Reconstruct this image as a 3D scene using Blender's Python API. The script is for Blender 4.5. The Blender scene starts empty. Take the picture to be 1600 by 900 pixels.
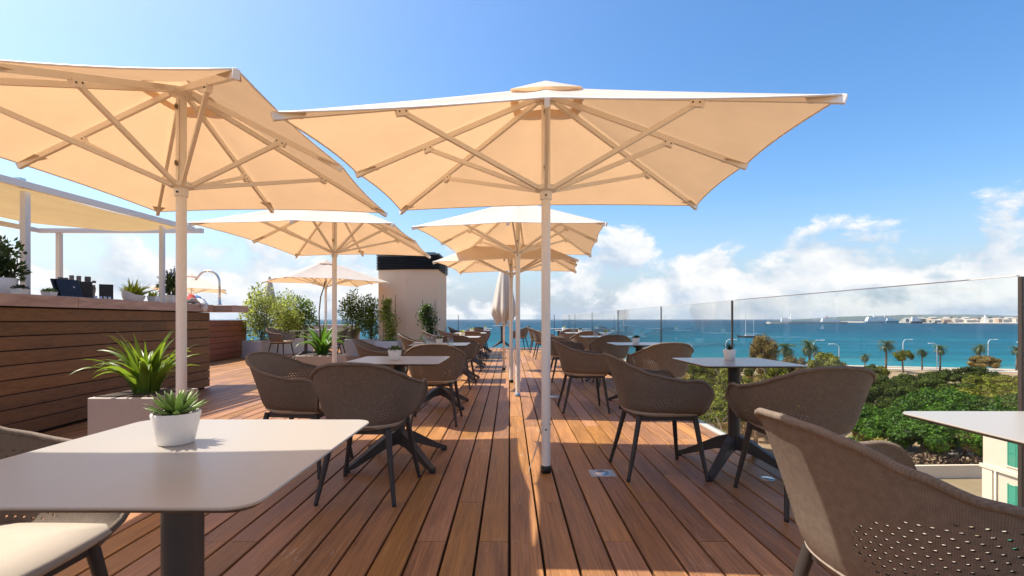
import bpy, bmesh, math, random
from mathutils import Vector, Matrix, noise as mnoise
PI = math.pi
scene = bpy.context.scene
COL = scene.collection
rng = random.Random(7)

# ------------------------------------------------------------------ camera
F = 755.0          # focal length in pixels of the 1600 px photograph
EYE = 1.05
cam_d = bpy.data.cameras.new('camera')
cam_d.sensor_width = 36.0
cam_d.lens = F / 1600 * 36.0
cam_d.shift_x = 4 / 1600
cam_d.shift_y = 49 / 1600
cam_d.clip_start = 0.05
cam_d.clip_end = 120000
cam = bpy.data.objects.new('camera', cam_d)
cam.location = (0, 0, EYE)
cam.rotation_euler = (PI / 2, 0, 0)
COL.objects.link(cam)
scene.camera = cam

# ------------------------------------------------------------------ sun, sky, exposure
SUN_FROM = Vector((-1.24, 0.32, 2.06)).normalized()
SUN_EL = math.asin(SUN_FROM.z)
SUN_ROT = math.atan2(SUN_FROM.x, SUN_FROM.y) % (2 * PI)
sun_d = bpy.data.lights.new('sun', 'SUN')
sun_d.energy = 5.0
sun_d.angle = math.radians(0.5)
sun_d.color = (1.0, 0.93, 0.82)
sun = bpy.data.objects.new('sun', sun_d)
sun.rotation_euler = (-SUN_FROM).to_track_quat('-Z', 'Y').to_euler()
sun.location = SUN_FROM * 50
COL.objects.link(sun)

scene.view_settings.view_transform = 'Standard'
scene.view_settings.look = 'None'
scene.view_settings.exposure = 0.66
scene.view_settings.gamma = 1.0
scene.render.engine = 'CYCLES'
scene.cycles.use_denoising = True
scene.cycles.max_bounces = 8
scene.cycles.diffuse_bounces = 4
scene.cycles.glossy_bounces = 3
scene.cycles.transmission_bounces = 4
scene.cycles.transparent_max_bounces = 24
scene.cycles.caustics_reflective = False
scene.cycles.caustics_refractive = False
scene.cycles.sample_clamp_indirect = 6.0


class NT:
    """small node-tree helper"""
    def __init__(s, tree):
        s.t = tree; s.n = tree.nodes; s.l = tree.links
    def add(s, typ, **kw):
        nd = s.n.new(typ)
        for k, v in kw.items():
            setattr(nd, k, v)
        return nd
    def link(s, a, b):
        s.l.new(a, b)
    def val(s, sock, v):
        if hasattr(v, 'is_linked') or hasattr(v, 'links'):
            s.l.new(v, sock)
        else:
            sock.default_value = v
    def math(s, op, a, b=0.0, c=0.0, clamp=False):
        m = s.n.new('ShaderNodeMath'); m.operation = op; m.use_clamp = clamp
        s.val(m.inputs[0], a); s.val(m.inputs[1], b); s.val(m.inputs[2], c)
        return m.outputs[0]
    def ramp(s, fac, stops):
        r = s.n.new('ShaderNodeValToRGB')
        e = r.color_ramp.elements
        while len(e) < len(stops):
            e.new(0.5)
        for i, (p, c) in enumerate(stops):
            e[i].position = p
            e[i].color = (c, c, c, 1) if not hasattr(c, '__len__') else (*c[:3], 1)
        s.val(r.inputs[0], fac)
        return r.outputs[0]
    def noise(s, vec, scale, detail=2.0, rough=0.5, dist=0.0, out=0):
        q = s.n.new('ShaderNodeTexNoise')
        if vec is not None:
            s.l.new(vec, q.inputs['Vector'])
        q.inputs['Scale'].default_value = scale
        q.inputs['Detail'].default_value = detail
        q.inputs['Roughness'].default_value = rough
        q.inputs['Distortion'].default_value = dist
        return q.outputs[out]
    def mapping(s, vec, scale=(1, 1, 1), loc=(0, 0, 0), rot=(0, 0, 0)):
        m = s.n.new('ShaderNodeMapping')
        s.l.new(vec, m.inputs[0])
        m.inputs['Location'].default_value = loc
        m.inputs['Rotation'].default_value = rot
        m.inputs['Scale'].default_value = scale
        return m.outputs[0]
    def mix(s, fac, a, b, blend='MIX'):
        m = s.n.new('ShaderNodeMix'); m.data_type = 'RGBA'; m.blend_type = blend
        s.val(m.inputs[0], fac)
        for sock, v in ((m.inputs[6], a), (m.inputs[7], b)):
            if hasattr(v, '__len__') and not hasattr(v, 'links'):
                sock.default_value = (*v[:3], 1)
            else:
                s.l.new(v, sock)
        return m.outputs[2]


world = bpy.data.worlds.new('World')
scene.world = world
world.use_nodes = True
w = NT(world.node_tree)
w.n.clear()
wo = w.add('ShaderNodeOutputWorld')
sky = w.add('ShaderNodeTexSky', sky_type='NISHITA')
sky.sun_disc = False
sky.sun_elevation = SUN_EL
sky.sun_rotation = SUN_ROT
sky.altitude = 0
sky.air_density = 1.0
sky.dust_density = 2.0
sky.ozone_density = 2.2
bg = w.add('ShaderNodeBackground')
bg.inputs[1].default_value = 0.15
shs = w.add('ShaderNodeHueSaturation'); shs.inputs['Saturation'].default_value = 1.32
w.link(sky.outputs[0], shs.inputs['Color']); w.link(shs.outputs[0], bg.inputs[0])
tc = w.add('ShaderNodeTexCoord')
dirv = tc.outputs['Generated']
sep = w.add('ShaderNodeSeparateXYZ'); w.link(dirv, sep.inputs[0])
el = sep.outputs[2]
CLOUD_LOC = (3.85, 7.58, -0.63)
p1 = w.mapping(dirv, (1, 1, 1.5), CLOUD_LOC)
big = w.noise(p1, 3.2, 2.0, 0.5)
n1 = w.noise(p1, 7.5, 12.0, 0.60, 0.25)
p2 = w.mapping(dirv, (1, 1, 1.5), (CLOUD_LOC[0] - SUN_FROM.x * 0.03, CLOUD_LOC[1] - SUN_FROM.y * 0.03, CLOUD_LOC[2] + 0.045))
n2 = w.noise(p2, 7.5, 5.0, 0.55, 0.15)
bias = w.ramp(el, [(0.0, 0.44), (0.05, 0.43), (0.118, 0.50), (0.170, 0.585), (0.25, 0.72)])
dens = w.math('ADD', w.math('MULTIPLY', n1, 0.72), w.math('MULTIPLY', big, 0.38))
dens = w.math('SUBTRACT', dens, bias)
mr = w.add('ShaderNodeMapRange', interpolation_type='SMOOTHSTEP')
w.link(dens, mr.inputs[0]); mr.inputs[1].default_value = 0.0; mr.inputs[2].default_value = 0.085
alpha = w.math('MULTIPLY', mr.outputs[0], 0.92)
shade = w.math('SUBTRACT', n1, n2)
shade = w.math('ADD', w.math('MULTIPLY', shade, 3.8), 0.64, clamp=True)
ccol = w.mix(shade, (0.55, 0.65, 0.78), (1.0, 0.99, 0.97))
bgc = w.add('ShaderNodeBackground')
w.link(ccol, bgc.inputs[0]); bgc.inputs[1].default_value = 0.68
mxs = w.add('ShaderNodeMixShader')
bgh = w.add('ShaderNodeBackground')
bgh.inputs[0].default_value = (0.66, 0.80, 0.97, 1); bgh.inputs[1].default_value = 0.50
mxh = w.add('ShaderNodeMixShader')
w.link(w.ramp(el, [(0.0, 0.92), (0.05, 0.72), (0.12, 0.30), (0.22, 0.0)]), mxh.inputs[0])
w.link(bg.outputs[0], mxh.inputs[1]); w.link(bgh.outputs[0], mxh.inputs[2])
w.link(alpha, mxs.inputs[0]); w.link(mxh.outputs[0], mxs.inputs[1]); w.link(bgc.outputs[0], mxs.inputs[2])
w.link(mxs.outputs[0], wo.inputs[0])

# ------------------------------------------------------------------ materials
MATS = {}
def mat(name, col, rough=0.5, metal=0.0, spec=0.5, var=0.0, vscale=4.0, vstretch=(1, 1, 1), bump=0.0, bscale=60.0,
        transl=None, tfac=0.5, rand=0.0, island=0.0, object_space=False):
    m = bpy.data.materials.new(name); m.use_nodes = True
    t = NT(m.node_tree); t.n.clear()
    out = t.add('ShaderNodeOutputMaterial')
    b = t.add('ShaderNodeBsdfPrincipled')
    b.inputs['Roughness'].default_value = rough
    if name == 'table_top':
        sm = t.noise(t.add('ShaderNodeNewGeometry').outputs['Position'], 7.0, 5.0, 0.65, 0.8)
        t.link(t.math('ADD', t.math('MULTIPLY', sm, 0.05), 0.26), b.inputs['Roughness'])
    b.inputs['Metallic'].default_value = metal
    b.inputs['Specular IOR Level'].default_value = spec
    if object_space:
        pos = t.add('ShaderNodeTexCoord').outputs['Object']
    else:
        pos = t.add('ShaderNodeNewGeometry').outputs['Position']
    c = None
    if var or rand or island:
        f = 1.0
        if var:
            v = t.noise(t.mapping(pos, vstretch), vscale, 5.0, 0.6)
            f = t.math('ADD', t.math('MULTIPLY', t.math('SUBTRACT', v, 0.5), 2.0 * var), 1.0)
        if rand:
            oi = t.add('ShaderNodeObjectInfo')
            f = t.math('MULTIPLY', f, t.math('ADD', t.math('MULTIPLY', t.math('SUBTRACT', oi.outputs['Random'], 0.5), 2 * rand), 1.0))
        if island:
            g = t.add('ShaderNodeNewGeometry')
            f = t.math('MULTIPLY', f, t.math('ADD', t.math('MULTIPLY', t.math('SUBTRACT', g.outputs['Random Per Island'], 0.5), 2 * island), 1.0))
        hs = t.add('ShaderNodeHueSaturation'); hs.inputs['Color'].default_value = (*col, 1)
        t.link(f, hs.inputs['Value'])
        c = hs.outputs[0]
    if c is not None:
        t.link(c, b.inputs['Base Color'])
    else:
        b.inputs['Base Color'].default_value = (*col, 1)
    if bump:
        bp = t.add('ShaderNodeBump'); bp.inputs['Strength'].default_value = bump; bp.inputs['Distance'].default_value = 0.01
        t.link(t.noise(pos, bscale, 4.0, 0.6), bp.inputs['Height'])
        t.link(bp.outputs[0], b.inputs['Normal'])
    if transl is not None:
        tr = t.add('ShaderNodeBsdfTranslucent')
        if c is not None and transl == 'same':
            t.link(c, tr.inputs[0])
        else:
            tcol = (*(col if transl == 'same' else transl), 1)
            tr.inputs[0].default_value = tcol
            if c is not None:
                h2 = t.add('ShaderNodeHueSaturation'); h2.inputs['Color'].default_value = tcol
                t.link(f, h2.inputs['Value']); t.link(h2.outputs[0], tr.inputs[0])
        ms = t.add('ShaderNodeMixShader'); ms.inputs[0].default_value = tfac
        t.link(b.outputs[0], ms.inputs[1]); t.link(tr.outputs[0], ms.inputs[2])
        t.link(ms.outputs[0], out.inputs[0])
    else:
        t.link(b.outputs[0], out.inputs[0])
    MATS[name] = m
    return m

def glass_mat(name, tint, ior=1.45, rough=0.0, dirt=0.0):
    m = bpy.data.materials.new(name); m.use_nodes = True
    t = NT(m.node_tree); t.n.clear()
    out = t.add('ShaderNodeOutputMaterial')
    tr = t.add('ShaderNodeBsdfTransparent'); tr.inputs[0].default_value = (*tint, 1)
    gl = t.add('ShaderNodeBsdfGlossy'); gl.inputs['Roughness'].default_value = rough
    lw = t.add('ShaderNodeLayerWeight'); lw.inputs[0].default_value = 0.5
    r0 = ((ior - 1) / (ior + 1)) ** 2
    fr = t.math('ADD', t.math('MULTIPLY', t.math('POWER', lw.outputs['Facing'], 5.0), 1 - r0), r0)
    ms = t.add('ShaderNodeMixShader')
    t.link(fr, ms.inputs[0]); t.link(tr.outputs[0], ms.inputs[1]); t.link(gl.outputs[0], ms.inputs[2])
    last = ms.outputs[0]
    if dirt:
        df = t.add('ShaderNodeBsdfDiffuse'); df.inputs[0].default_value = (0.8, 0.82, 0.84, 1)
        pos = t.add('ShaderNodeNewGeometry').outputs['Position']
        v = t.noise(t.mapping(pos, (1, 1, 0.6)), 3.0, 6.0, 0.65)
        k = t.math('MULTIPLY', t.math('SUBTRACT', v, 0.40, clamp=True), dirt)
        m2 = t.add('ShaderNodeMixShader'); t.link(k, m2.inputs[0]); t.link(last, m2.inputs[1]); t.link(df.outputs[0], m2.inputs[2])
        last = m2.outputs[0]
    t.link(last, out.inputs[0])
    MATS[name] = m
    return m

def wood_mat(name, dark, light, axis, rough=0.55, wear=0.0):
    """grain that runs along one world axis, tone that differs from board to board"""
    m = bpy.data.materials.new(name); m.use_nodes = True
    t = NT(m.node_tree); t.n.clear()
    out = t.add('ShaderNodeOutputMaterial')
    b = t.add('ShaderNodeBsdfPrincipled')
    geo = t.add('ShaderNodeNewGeometry')
    oi = t.add('ShaderNodeObjectInfo')
    rnd = t.math('FRACT', t.math('ADD', oi.outputs['Random'], geo.outputs['Random Per Island']))
    comb = t.add('ShaderNodeCombineXYZ')
    t.link(t.math('MULTIPLY', rnd, 37.0), comb.inputs[0]); t.link(t.math('MULTIPLY', rnd, 91.0), comb.inputs[1])
    va = t.add('ShaderNodeVectorMath', operation='ADD')
    t.link(geo.outputs['Position'], va.inputs[0]); t.link(comb.outputs[0], va.inputs[1])
    st = {'y': (60, 1.6, 60), 'x': (1.6, 60, 60)}[axis]
    fine = t.noise(t.mapping(va.outputs[0], st), 1.6, 6.0, 0.68, 0.25)
    st2 = {'y': (9, 0.7, 9), 'x': (0.7, 9, 9)}[axis]
    mid = t.noise(t.mapping(va.outputs[0], st2), 1.5, 4.0, 0.6, 0.6)
    f = t.math('ADD', t.math('MULTIPLY', fine, 0.75), t.math('MULTIPLY', mid, 0.45))
    f = t.math('ADD', f, t.math('MULTIPLY', t.math('SUBTRACT', rnd, 0.5), 0.16))
    col = t.ramp(f, [(0.30, dark), (0.82, light)])
    # warm / cool shift between boards
    hs = t.add('ShaderNodeHueSaturation')
    r2 = t.math('FRACT', t.math('MULTIPLY', rnd, 7.31))
    t.link(t.math('ADD', t.math('MULTIPLY', r2, 0.012), 0.496), hs.inputs['Hue'])
    t.link(t.math('ADD', t.math('MULTIPLY', r2, 0.16), 0.92), hs.inputs['Saturation'])
    t.link(t.math('ADD', t.math('MULTIPLY', t.math('FRACT', t.math('MULTIPLY', rnd, 3.77)), 0.24), 0.88), hs.inputs['Value'])
    t.link(col, hs.inputs['Color'])
    col = hs.outputs[0]
    if wear:
        sc1 = t.noise(t.mapping(geo.outputs['Position'], {'y': (55, 6, 55), 'x': (6, 55, 55)}[axis]), 1.4, 3.0, 0.7)
        patch = t.noise(geo.outputs['Position'], 1.7, 3.0, 0.6)
        k = t.math('MULTIPLY', t.ramp(patch, [(0.54, 0.0), (0.70, 1.0)]), t.ramp(sc1, [(0.55, 0.0), (0.66, 1.0)]))
        col = t.mix(t.math('MULTIPLY', k, wear), col, (0.52, 0.43, 0.33))
    t.link(col, b.inputs['Base Color'])
    t.link(t.math('ADD', t.math('MULTIPLY', mid, 0.25), rough - 0.12), b.inputs['Roughness'])
    b.inputs['Specular IOR Level'].default_value = 0.35
    bp = t.add('ShaderNodeBump'); bp.inputs['Strength'].default_value = 0.25; bp.inputs['Distance'].default_value = 0.003
    t.link(fine, bp.inputs['Height']); t.link(bp.outputs[0], b.inputs['Normal'])
    t.link(b.outputs[0], out.inputs[0])
    MATS[name] = m
    return m

def chair_mat():
    """woven taupe shell with real see-through slits (the shell carries a UV map in metres)"""
    m = bpy.data.materials.new('taupe_weave'); m.use_nodes = True
    t = NT(m.node_tree); t.n.clear()
    out = t.add('ShaderNodeOutputMaterial')
    b = t.add('ShaderNodeBsdfPrincipled')
    b.inputs['Roughness'].default_value = 0.72
    b.inputs['Specular IOR Level'].default_value = 0.25
    uv = t.add('ShaderNodeUVMap'); uv.uv_map = 'UVMap'
    sp = t.add('ShaderNodeSeparateXYZ'); t.link(uv.outputs[0], sp.inputs[0])
    U, V = sp.outputs[0], sp.outputs[1]
    weave = t.add('ShaderNodeTexWave', wave_type='BANDS', bands_direction='X')
    t.link(t.mapping(uv.outputs[0], (1, 0.2, 1)), weave.inputs[0]); weave.inputs['Scale'].default_value = 70; weave.inputs['Distortion'].default_value = 1.5
    weave2 = t.add('ShaderNodeTexWave', wave_type='BANDS', bands_direction='Y')
    t.link(uv.outputs[0], weave2.inputs[0]); weave2.inputs['Scale'].default_value = 70; weave2.inputs['Distortion'].default_value = 1.5
    wv = t.math('MULTIPLY', weave.outputs['Fac'], weave2.outputs['Fac'])
    nz = t.noise(uv.outputs[0], 45, 4.0, 0.7)
    f = t.math('ADD', t.math('MULTIPLY', wv, 0.35), t.math('MULTIPLY', nz, 0.65))
    col = t.mix(f, (0.074, 0.056, 0.043), (0.295, 0.234, 0.182))
    t.link(col, b.inputs['Base Color'])
    bp = t.add('ShaderNodeBump'); bp.inputs['Strength'].default_value = 0.35; bp.inputs['Distance'].default_value = 0.002
    t.link(f, bp.inputs['Height']); t.link(bp.outputs[0], b.inputs['Normal'])
    # slits
    au = t.math('ABSOLUTE', U)
    du = t.math('DIVIDE', t.math('SUBTRACT', au, 0.39), 0.29)
    dv = t.math('DIVIDE', t.math('SUBTRACT', V, 0.553), 0.102)
    reg = t.math('LESS_THAN', t.math('ADD', t.math('MULTIPLY', du, du), t.math('MULTIPLY', dv, dv)), 1.0)
    bend = t.math('ADD', V, t.math('MULTIPLY', t.math('MULTIPLY', du, du), 0.035))
    bend = t.math('ADD', bend, t.math('MULTIPLY', au, 0.10))
    row = t.math('DIVIDE', bend, 0.0165)
    par = t.math('MULTIPLY', t.math('FLOOR', row), 0.37)
    cu = t.math('FRACT', t.math('ADD', t.math('DIVIDE', au, 0.0235), par))
    cv = t.math('FRACT', row)
    eu = t.math('DIVIDE', t.math('SUBTRACT', cu, 0.5), 0.21)
    ev = t.math('DIVIDE', t.math('SUBTRACT', cv, 0.5), 0.16)
    hole = t.math('LESS_THAN', t.math('ADD', t.math('MULTIPLY', eu, eu), t.math('MULTIPLY', ev, ev)), 1.0)
    hole = t.math('MULTIPLY', hole, reg)
    tr = t.add('ShaderNodeBsdfTransparent')
    ms = t.add('ShaderNodeMixShader')
    t.link(hole, ms.inputs[0]); t.link(b.outputs[0], ms.inputs[1]); t.link(tr.outputs[0], ms.inputs[2])
    t.link(ms.outputs[0], out.inputs[0])
    MATS['taupe_weave'] = m

def sea_mat():
    m = bpy.data.materials.new('sea_water'); m.use_nodes = True
    t = NT(m.node_tree); t.n.clear()
    out = t.add('ShaderNodeOutputMaterial')
    b = t.add('ShaderNodeBsdfPrincipled')
    pos = t.add('ShaderNodeNewGeometry').outputs['Position']
    sp = t.add('ShaderNodeSeparateXYZ'); t.link(pos, sp.inputs[0])
    # metres out from the shoreline: shallow turquoise to deep blue
    off = t.math('DIVIDE', t.math('ADD', t.math('SUBTRACT', sp.outputs[1], 240.0), t.math('MULTIPLY', sp.outputs[0], 0.3)), 2200.0, clamp=True)
    depth = t.ramp(off, [(0.0, (0.014, 0.150, 0.170)), (0.05, (0.003, 0.080, 0.112)), (0.35, (0.002, 0.048, 0.080)), (1.0, (0.003, 0.036, 0.064))])
    pa = t.noise(t.mapping(pos, (0.006, 0.035, 1)), 1.0, 8.0, 0.70, 0.3)
    rip = t.noise(t.mapping(pos, (0.05, 0.16, 1)), 1.0, 6.0, 0.68, 0.4)
    k = t.math('ADD', t.math('MULTIPLY', t.math('SUBTRACT', pa, 0.5), 1.7), t.math('MULTIPLY', rip, 0.75))
    k = t.math('ADD', k, 0.25)
    hs = t.add('ShaderNodeHueSaturation'); t.link(depth, hs.inputs['Color'])
    t.link(t.math('ADD', t.math('MULTIPLY', k, 1.5), 0.15), hs.inputs['Value'])
    cap = t.ramp(t.noise(t.mapping(pos, (0.06, 0.22, 1)), 1.0, 4.0, 0.75), [(0.72, 0.0), (0.80, 0.6)])
    t.link(t.mix(cap, hs.outputs[0], (0.55, 0.65, 0.68)), b.inputs['Base Color'])
    b.inputs['Roughness'].default_value = 0.5
    b.inputs['Specular IOR Level'].default_value = 0.06
    bp = t.add('ShaderNodeBump'); bp.inputs['Strength'].default_value = 0.5; bp.inputs['Distance'].default_value = 0.6
    t.link(rip, bp.inputs['Height']); t.link(bp.outputs[0], b.inputs['Normal'])
    t.link(b.outputs[0], out.inputs[0])
    MATS['sea_water'] = m

def ground_mat():
    m = bpy.data.materials.new('park_ground'); m.use_nodes = True
    t = NT(m.node_tree); t.n.clear()
    out = t.add('ShaderNodeOutputMaterial')
    b = t.add('ShaderNodeBsdfPrincipled'); b.inputs['Roughness'].default_value = 0.95; b.inputs['Specular IOR Level'].default_value = 0.1
    pos = t.add('ShaderNodeNewGeometry').outputs['Position']
    a = t.noise(pos, 0.09, 5.0, 0.6); c = t.noise(pos, 1.1, 5.0, 0.7)
    base = t.mix(t.ramp(a, [(0.42, 0.0), (0.62, 1.0)]), (0.36, 0.25, 0.16), (0.23, 0.175, 0.095))
    t.link(t.mix(t.math('MULTIPLY', c, 0.6), base, (0.22, 0.15, 0.09)), b.inputs['Base Color'])
    t.link(b.outputs[0], out.inputs[0])
    MATS['park_ground'] = m

def counter_mat():
    m = bpy.data.materials.new('travertine_slab'); m.use_nodes = True
    t = NT(m.node_tree); t.n.clear()
    out = t.add('ShaderNodeOutputMaterial')
    b = t.add('ShaderNodeBsdfPrincipled'); b.inputs['Roughness'].default_value = 0.5
    pos = t.add('ShaderNodeNewGeometry').outputs['Position']
    v = t.noise(t.mapping(pos, (3, 3, 14), rot=(0.55, 0.0, 0.0)), 1.0, 6.0, 0.6, 0.8)
    v2 = t.noise(pos, 60, 3.0, 0.6)
    col = t.ramp(t.math('ADD', t.math('MULTIPLY', v, 0.85), t.math('MULTIPLY', v2, 0.15)), [(0.25, (0.24, 0.15, 0.115)), (0.5, (0.40, 0.27, 0.21)), (0.75, (0.52, 0.39, 0.31))])
    t.link(col, b.inputs['Base Color']); t.link(b.outputs[0], out.inputs[0])
    MATS['travertine_slab'] = m

wood_mat('deck_wood', (0.085, 0.033, 0.0125), (0.455, 0.212, 0.082), 'y', 0.5, wear=0.8)
wood_mat('bar_wood', (0.058, 0.027, 0.010), (0.225, 0.113, 0.047), 'y', 0.5)
wood_mat('red_wood', (0.11, 0.032, 0.016), (0.27, 0.095, 0.05), 'y', 0.5)
chair_mat(); sea_mat(); ground_mat(); counter_mat()
mat('deck_dark', (0.012, 0.009, 0.007), 0.9)
mat('canopy_cloth', (0.82, 0.76, 0.67), 0.85, spec=0.1, transl=(0.61, 0.372, 0.192), tfac=0.45, var=0.09, vscale=5.0, vstretch=(1, 1, 0.4), bump=0.3, bscale=160)
mat('pergola_cloth', (0.72, 0.64, 0.48), 0.85, spec=0.1, transl=(0.42, 0.30, 0.14), tfac=0.45, var=0.16, vscale=1.6, vstretch=(2.2, 0.8, 1))
mat('folded_cloth', (0.66, 0.60, 0.52), 0.9, spec=0.1, transl=(0.55, 0.42, 0.28), tfac=0.2, var=0.08)
mat('cream_metal', (0.86, 0.82, 0.755), 0.38, spec=0.5, var=0.05, vscale=8)
mat('white_metal', (0.70, 0.67, 0.62), 0.4, var=0.04)
mat('steel', (0.62, 0.61, 0.60), 0.25, metal=1.0)
mat('brushed_steel', (0.55, 0.52, 0.48), 0.42, metal=1.0, var=0.1, vscale=30)
mat('black_part', (0.015, 0.015, 0.017), 0.5)
mat('brass_hook', (0.20, 0.16, 0.10), 0.5, metal=0.6)
mat('dark_metal', (0.050, 0.040, 0.034), 0.5, var=0.1, vscale=20)
mat('leg_metal', (0.036, 0.028, 0.024), 0.55)
mat('table_top', (0.345, 0.315, 0.272), 0.28, spec=0.75)
mat('table_edge', (0.05, 0.04, 0.036), 0.5)
mat('seat_cloth', (0.47, 0.405, 0.33), 0.9, spec=0.15, var=0.06, vscale=90, bump=0.3, bscale=500)
mat('white_ceramic', (0.84, 0.79, 0.72), 0.32, var=0.02)
mat('planter_grey', (0.40, 0.36, 0.33), 0.7, var=0.10, vscale=6, bump=0.1, bscale=90)
mat('planter_pale', (0.50, 0.49, 0.48), 0.7, var=0.10, vscale=3)
mat('soil', (0.05, 0.032, 0.02), 0.95, var=0.3, vscale=40)
mat('strap_leaf', (0.095, 0.175, 0.018), 0.42, transl=(0.27, 0.41, 0.03), tfac=0.34, rand=0.35, var=0.12, vscale=14)
mat('dark_strap_leaf', (0.05, 0.13, 0.02), 0.4, transl=(0.16, 0.34, 0.03), tfac=0.3, rand=0.35)
mat('succulent_leaf', (0.21, 0.31, 0.075), 0.45, transl=(0.25, 0.4, 0.1), tfac=0.2, rand=0.5, var=0.25, vscale=40)
mat('succulent_dark', (0.035, 0.06, 0.03), 0.5, rand=0.3)
mat('lime_leaf', (0.30, 0.38, 0.03), 0.5, transl=(0.6, 0.62, 0.05), tfac=0.4, island=0.35)
mat('bush_leaf', (0.075, 0.125, 0.022), 0.5, transl=(0.24, 0.34, 0.04), tfac=0.35, island=0.6)
mat('bush_leaf_light', (0.20, 0.24, 0.05), 0.5, transl=(0.5, 0.55, 0.10), tfac=0.4, island=0.55)
mat('herb_leaf', (0.05, 0.09, 0.025), 0.5, transl=(0.14, 0.22, 0.03), tfac=0.3, island=0.5)
mat('lavender_bloom', (0.16, 0.11, 0.30), 0.8, island=0.4)
mat('stem', (0.09, 0.07, 0.035), 0.8)
mat('tower_render', (0.70, 0.52, 0.36), 0.9, spec=0.1, var=0.07, vscale=2.5, bump=0.15, bscale=120)
mat('louvre_black', (0.016, 0.018, 0.022), 0.45)
mat('roof_sheet', (0.16, 0.20, 0.20), 0.5)
mat('menu_black', (0.012, 0.013, 0.017), 0.45, var=0.1, vscale=40)
mat('menu_emblem', (0.45, 0.45, 0.46), 0.5)
mat('grey_block', (0.20, 0.175, 0.15), 0.7, var=0.35, vscale=18, rand=0.3)
mat('brown_block', (0.30, 0.22, 0.16), 0.7, var=0.3, vscale=14, rand=0.3)
mat('towel_pale', (0.62, 0.60, 0.58), 0.9, var=0.2, vscale=25)
mat('towel_red', (0.60, 0.10, 0.09), 0.9)
mat('towel_blue', (0.07, 0.20, 0.42), 0.9)
mat('blue_foot', (0.22, 0.42, 0.72), 0.5)
mat('trim_white', (0.66, 0.63, 0.60), 0.5, var=0.05)
mat('concrete', (0.42, 0.39, 0.36), 0.85, var=0.1, vscale=1.5)
mat('house_cream', (0.60, 0.51, 0.39), 0.9, spec=0.1, var=0.06, vscale=0.8)
mat('house_trim', (0.64, 0.55, 0.43), 0.9)
mat('shutter_green', (0.045, 0.28, 0.17), 0.55, rand=0.15)
mat('garden_wall', (0.72, 0.58, 0.41), 0.9, var=0.08, vscale=0.4)
mat('dry_hedge', (0.20, 0.13, 0.075), 0.95, island=0.5)
mat('promenade', (0.42, 0.38, 0.31), 0.9, var=0.1, vscale=0.2)
mat('sand', (0.40, 0.33, 0.24), 0.95, var=0.1, vscale=0.1)
mat('bark', (0.12, 0.085, 0.055), 0.9, var=0.2, vscale=6)
mat('fig_leaf', (0.044, 0.095, 0.006), 0.6, spec=0.2, transl=(0.12, 0.24, 0.01), tfac=0.16, island=0.7, rand=0.2)
mat('pine_leaf', (0.050, 0.068, 0.008), 0.7, spec=0.15, transl=(0.08, 0.11, 0.01), tfac=0.12, island=0.75, rand=0.25)
mat('olive_leaf', (0.135, 0.140, 0.014), 0.7, spec=0.15, transl=(0.26, 0.27, 0.02), tfac=0.16, island=0.7, rand=0.25)
mat('russet_leaf', (0.170, 0.120, 0.038), 0.8, spec=0.1, transl=(0.24, 0.18, 0.06), tfac=0.2, island=0.5, rand=0.2)
mat('yellow_leaf', (0.30, 0.24, 0.04), 0.6, transl=(0.5, 0.42, 0.06), tfac=0.3, island=0.4)
mat('palm_leaf', (0.055, 0.085, 0.022), 0.5, transl=(0.12, 0.18, 0.03), tfac=0.2, island=0.4)
mat('lamp_grey', (0.62, 0.63, 0.64), 0.45)
mat('boat_white', (0.78, 0.78, 0.77), 0.5)
mat('boat_hull', (0.20, 0.10, 0.07), 0.5)
mat('ship_teal', (0.10, 0.32, 0.34), 0.5)
mat('ship_red', (0.36, 0.10, 0.06), 0.6)
mat('quay_stone', (0.50, 0.43, 0.34), 0.9, var=0.15, vscale=0.05)
mat('port_sand', (0.44, 0.30, 0.20), 0.9)
mat('port_white', (0.46, 0.42, 0.37), 0.9)
mat('hill_green', (0.07, 0.09, 0.07), 0.95, var=0.3, vscale=0.01)
mat('far_green', (0.05, 0.07, 0.035), 0.95, var=0.3, vscale=0.05)
glass_mat('rail_glass', (0.975, 0.992, 0.988), 1.44, 0.0, dirt=0.02)
glass_mat('drinking_glass', (0.80, 0.82, 0.83), 2.2, 0.05)

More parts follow.
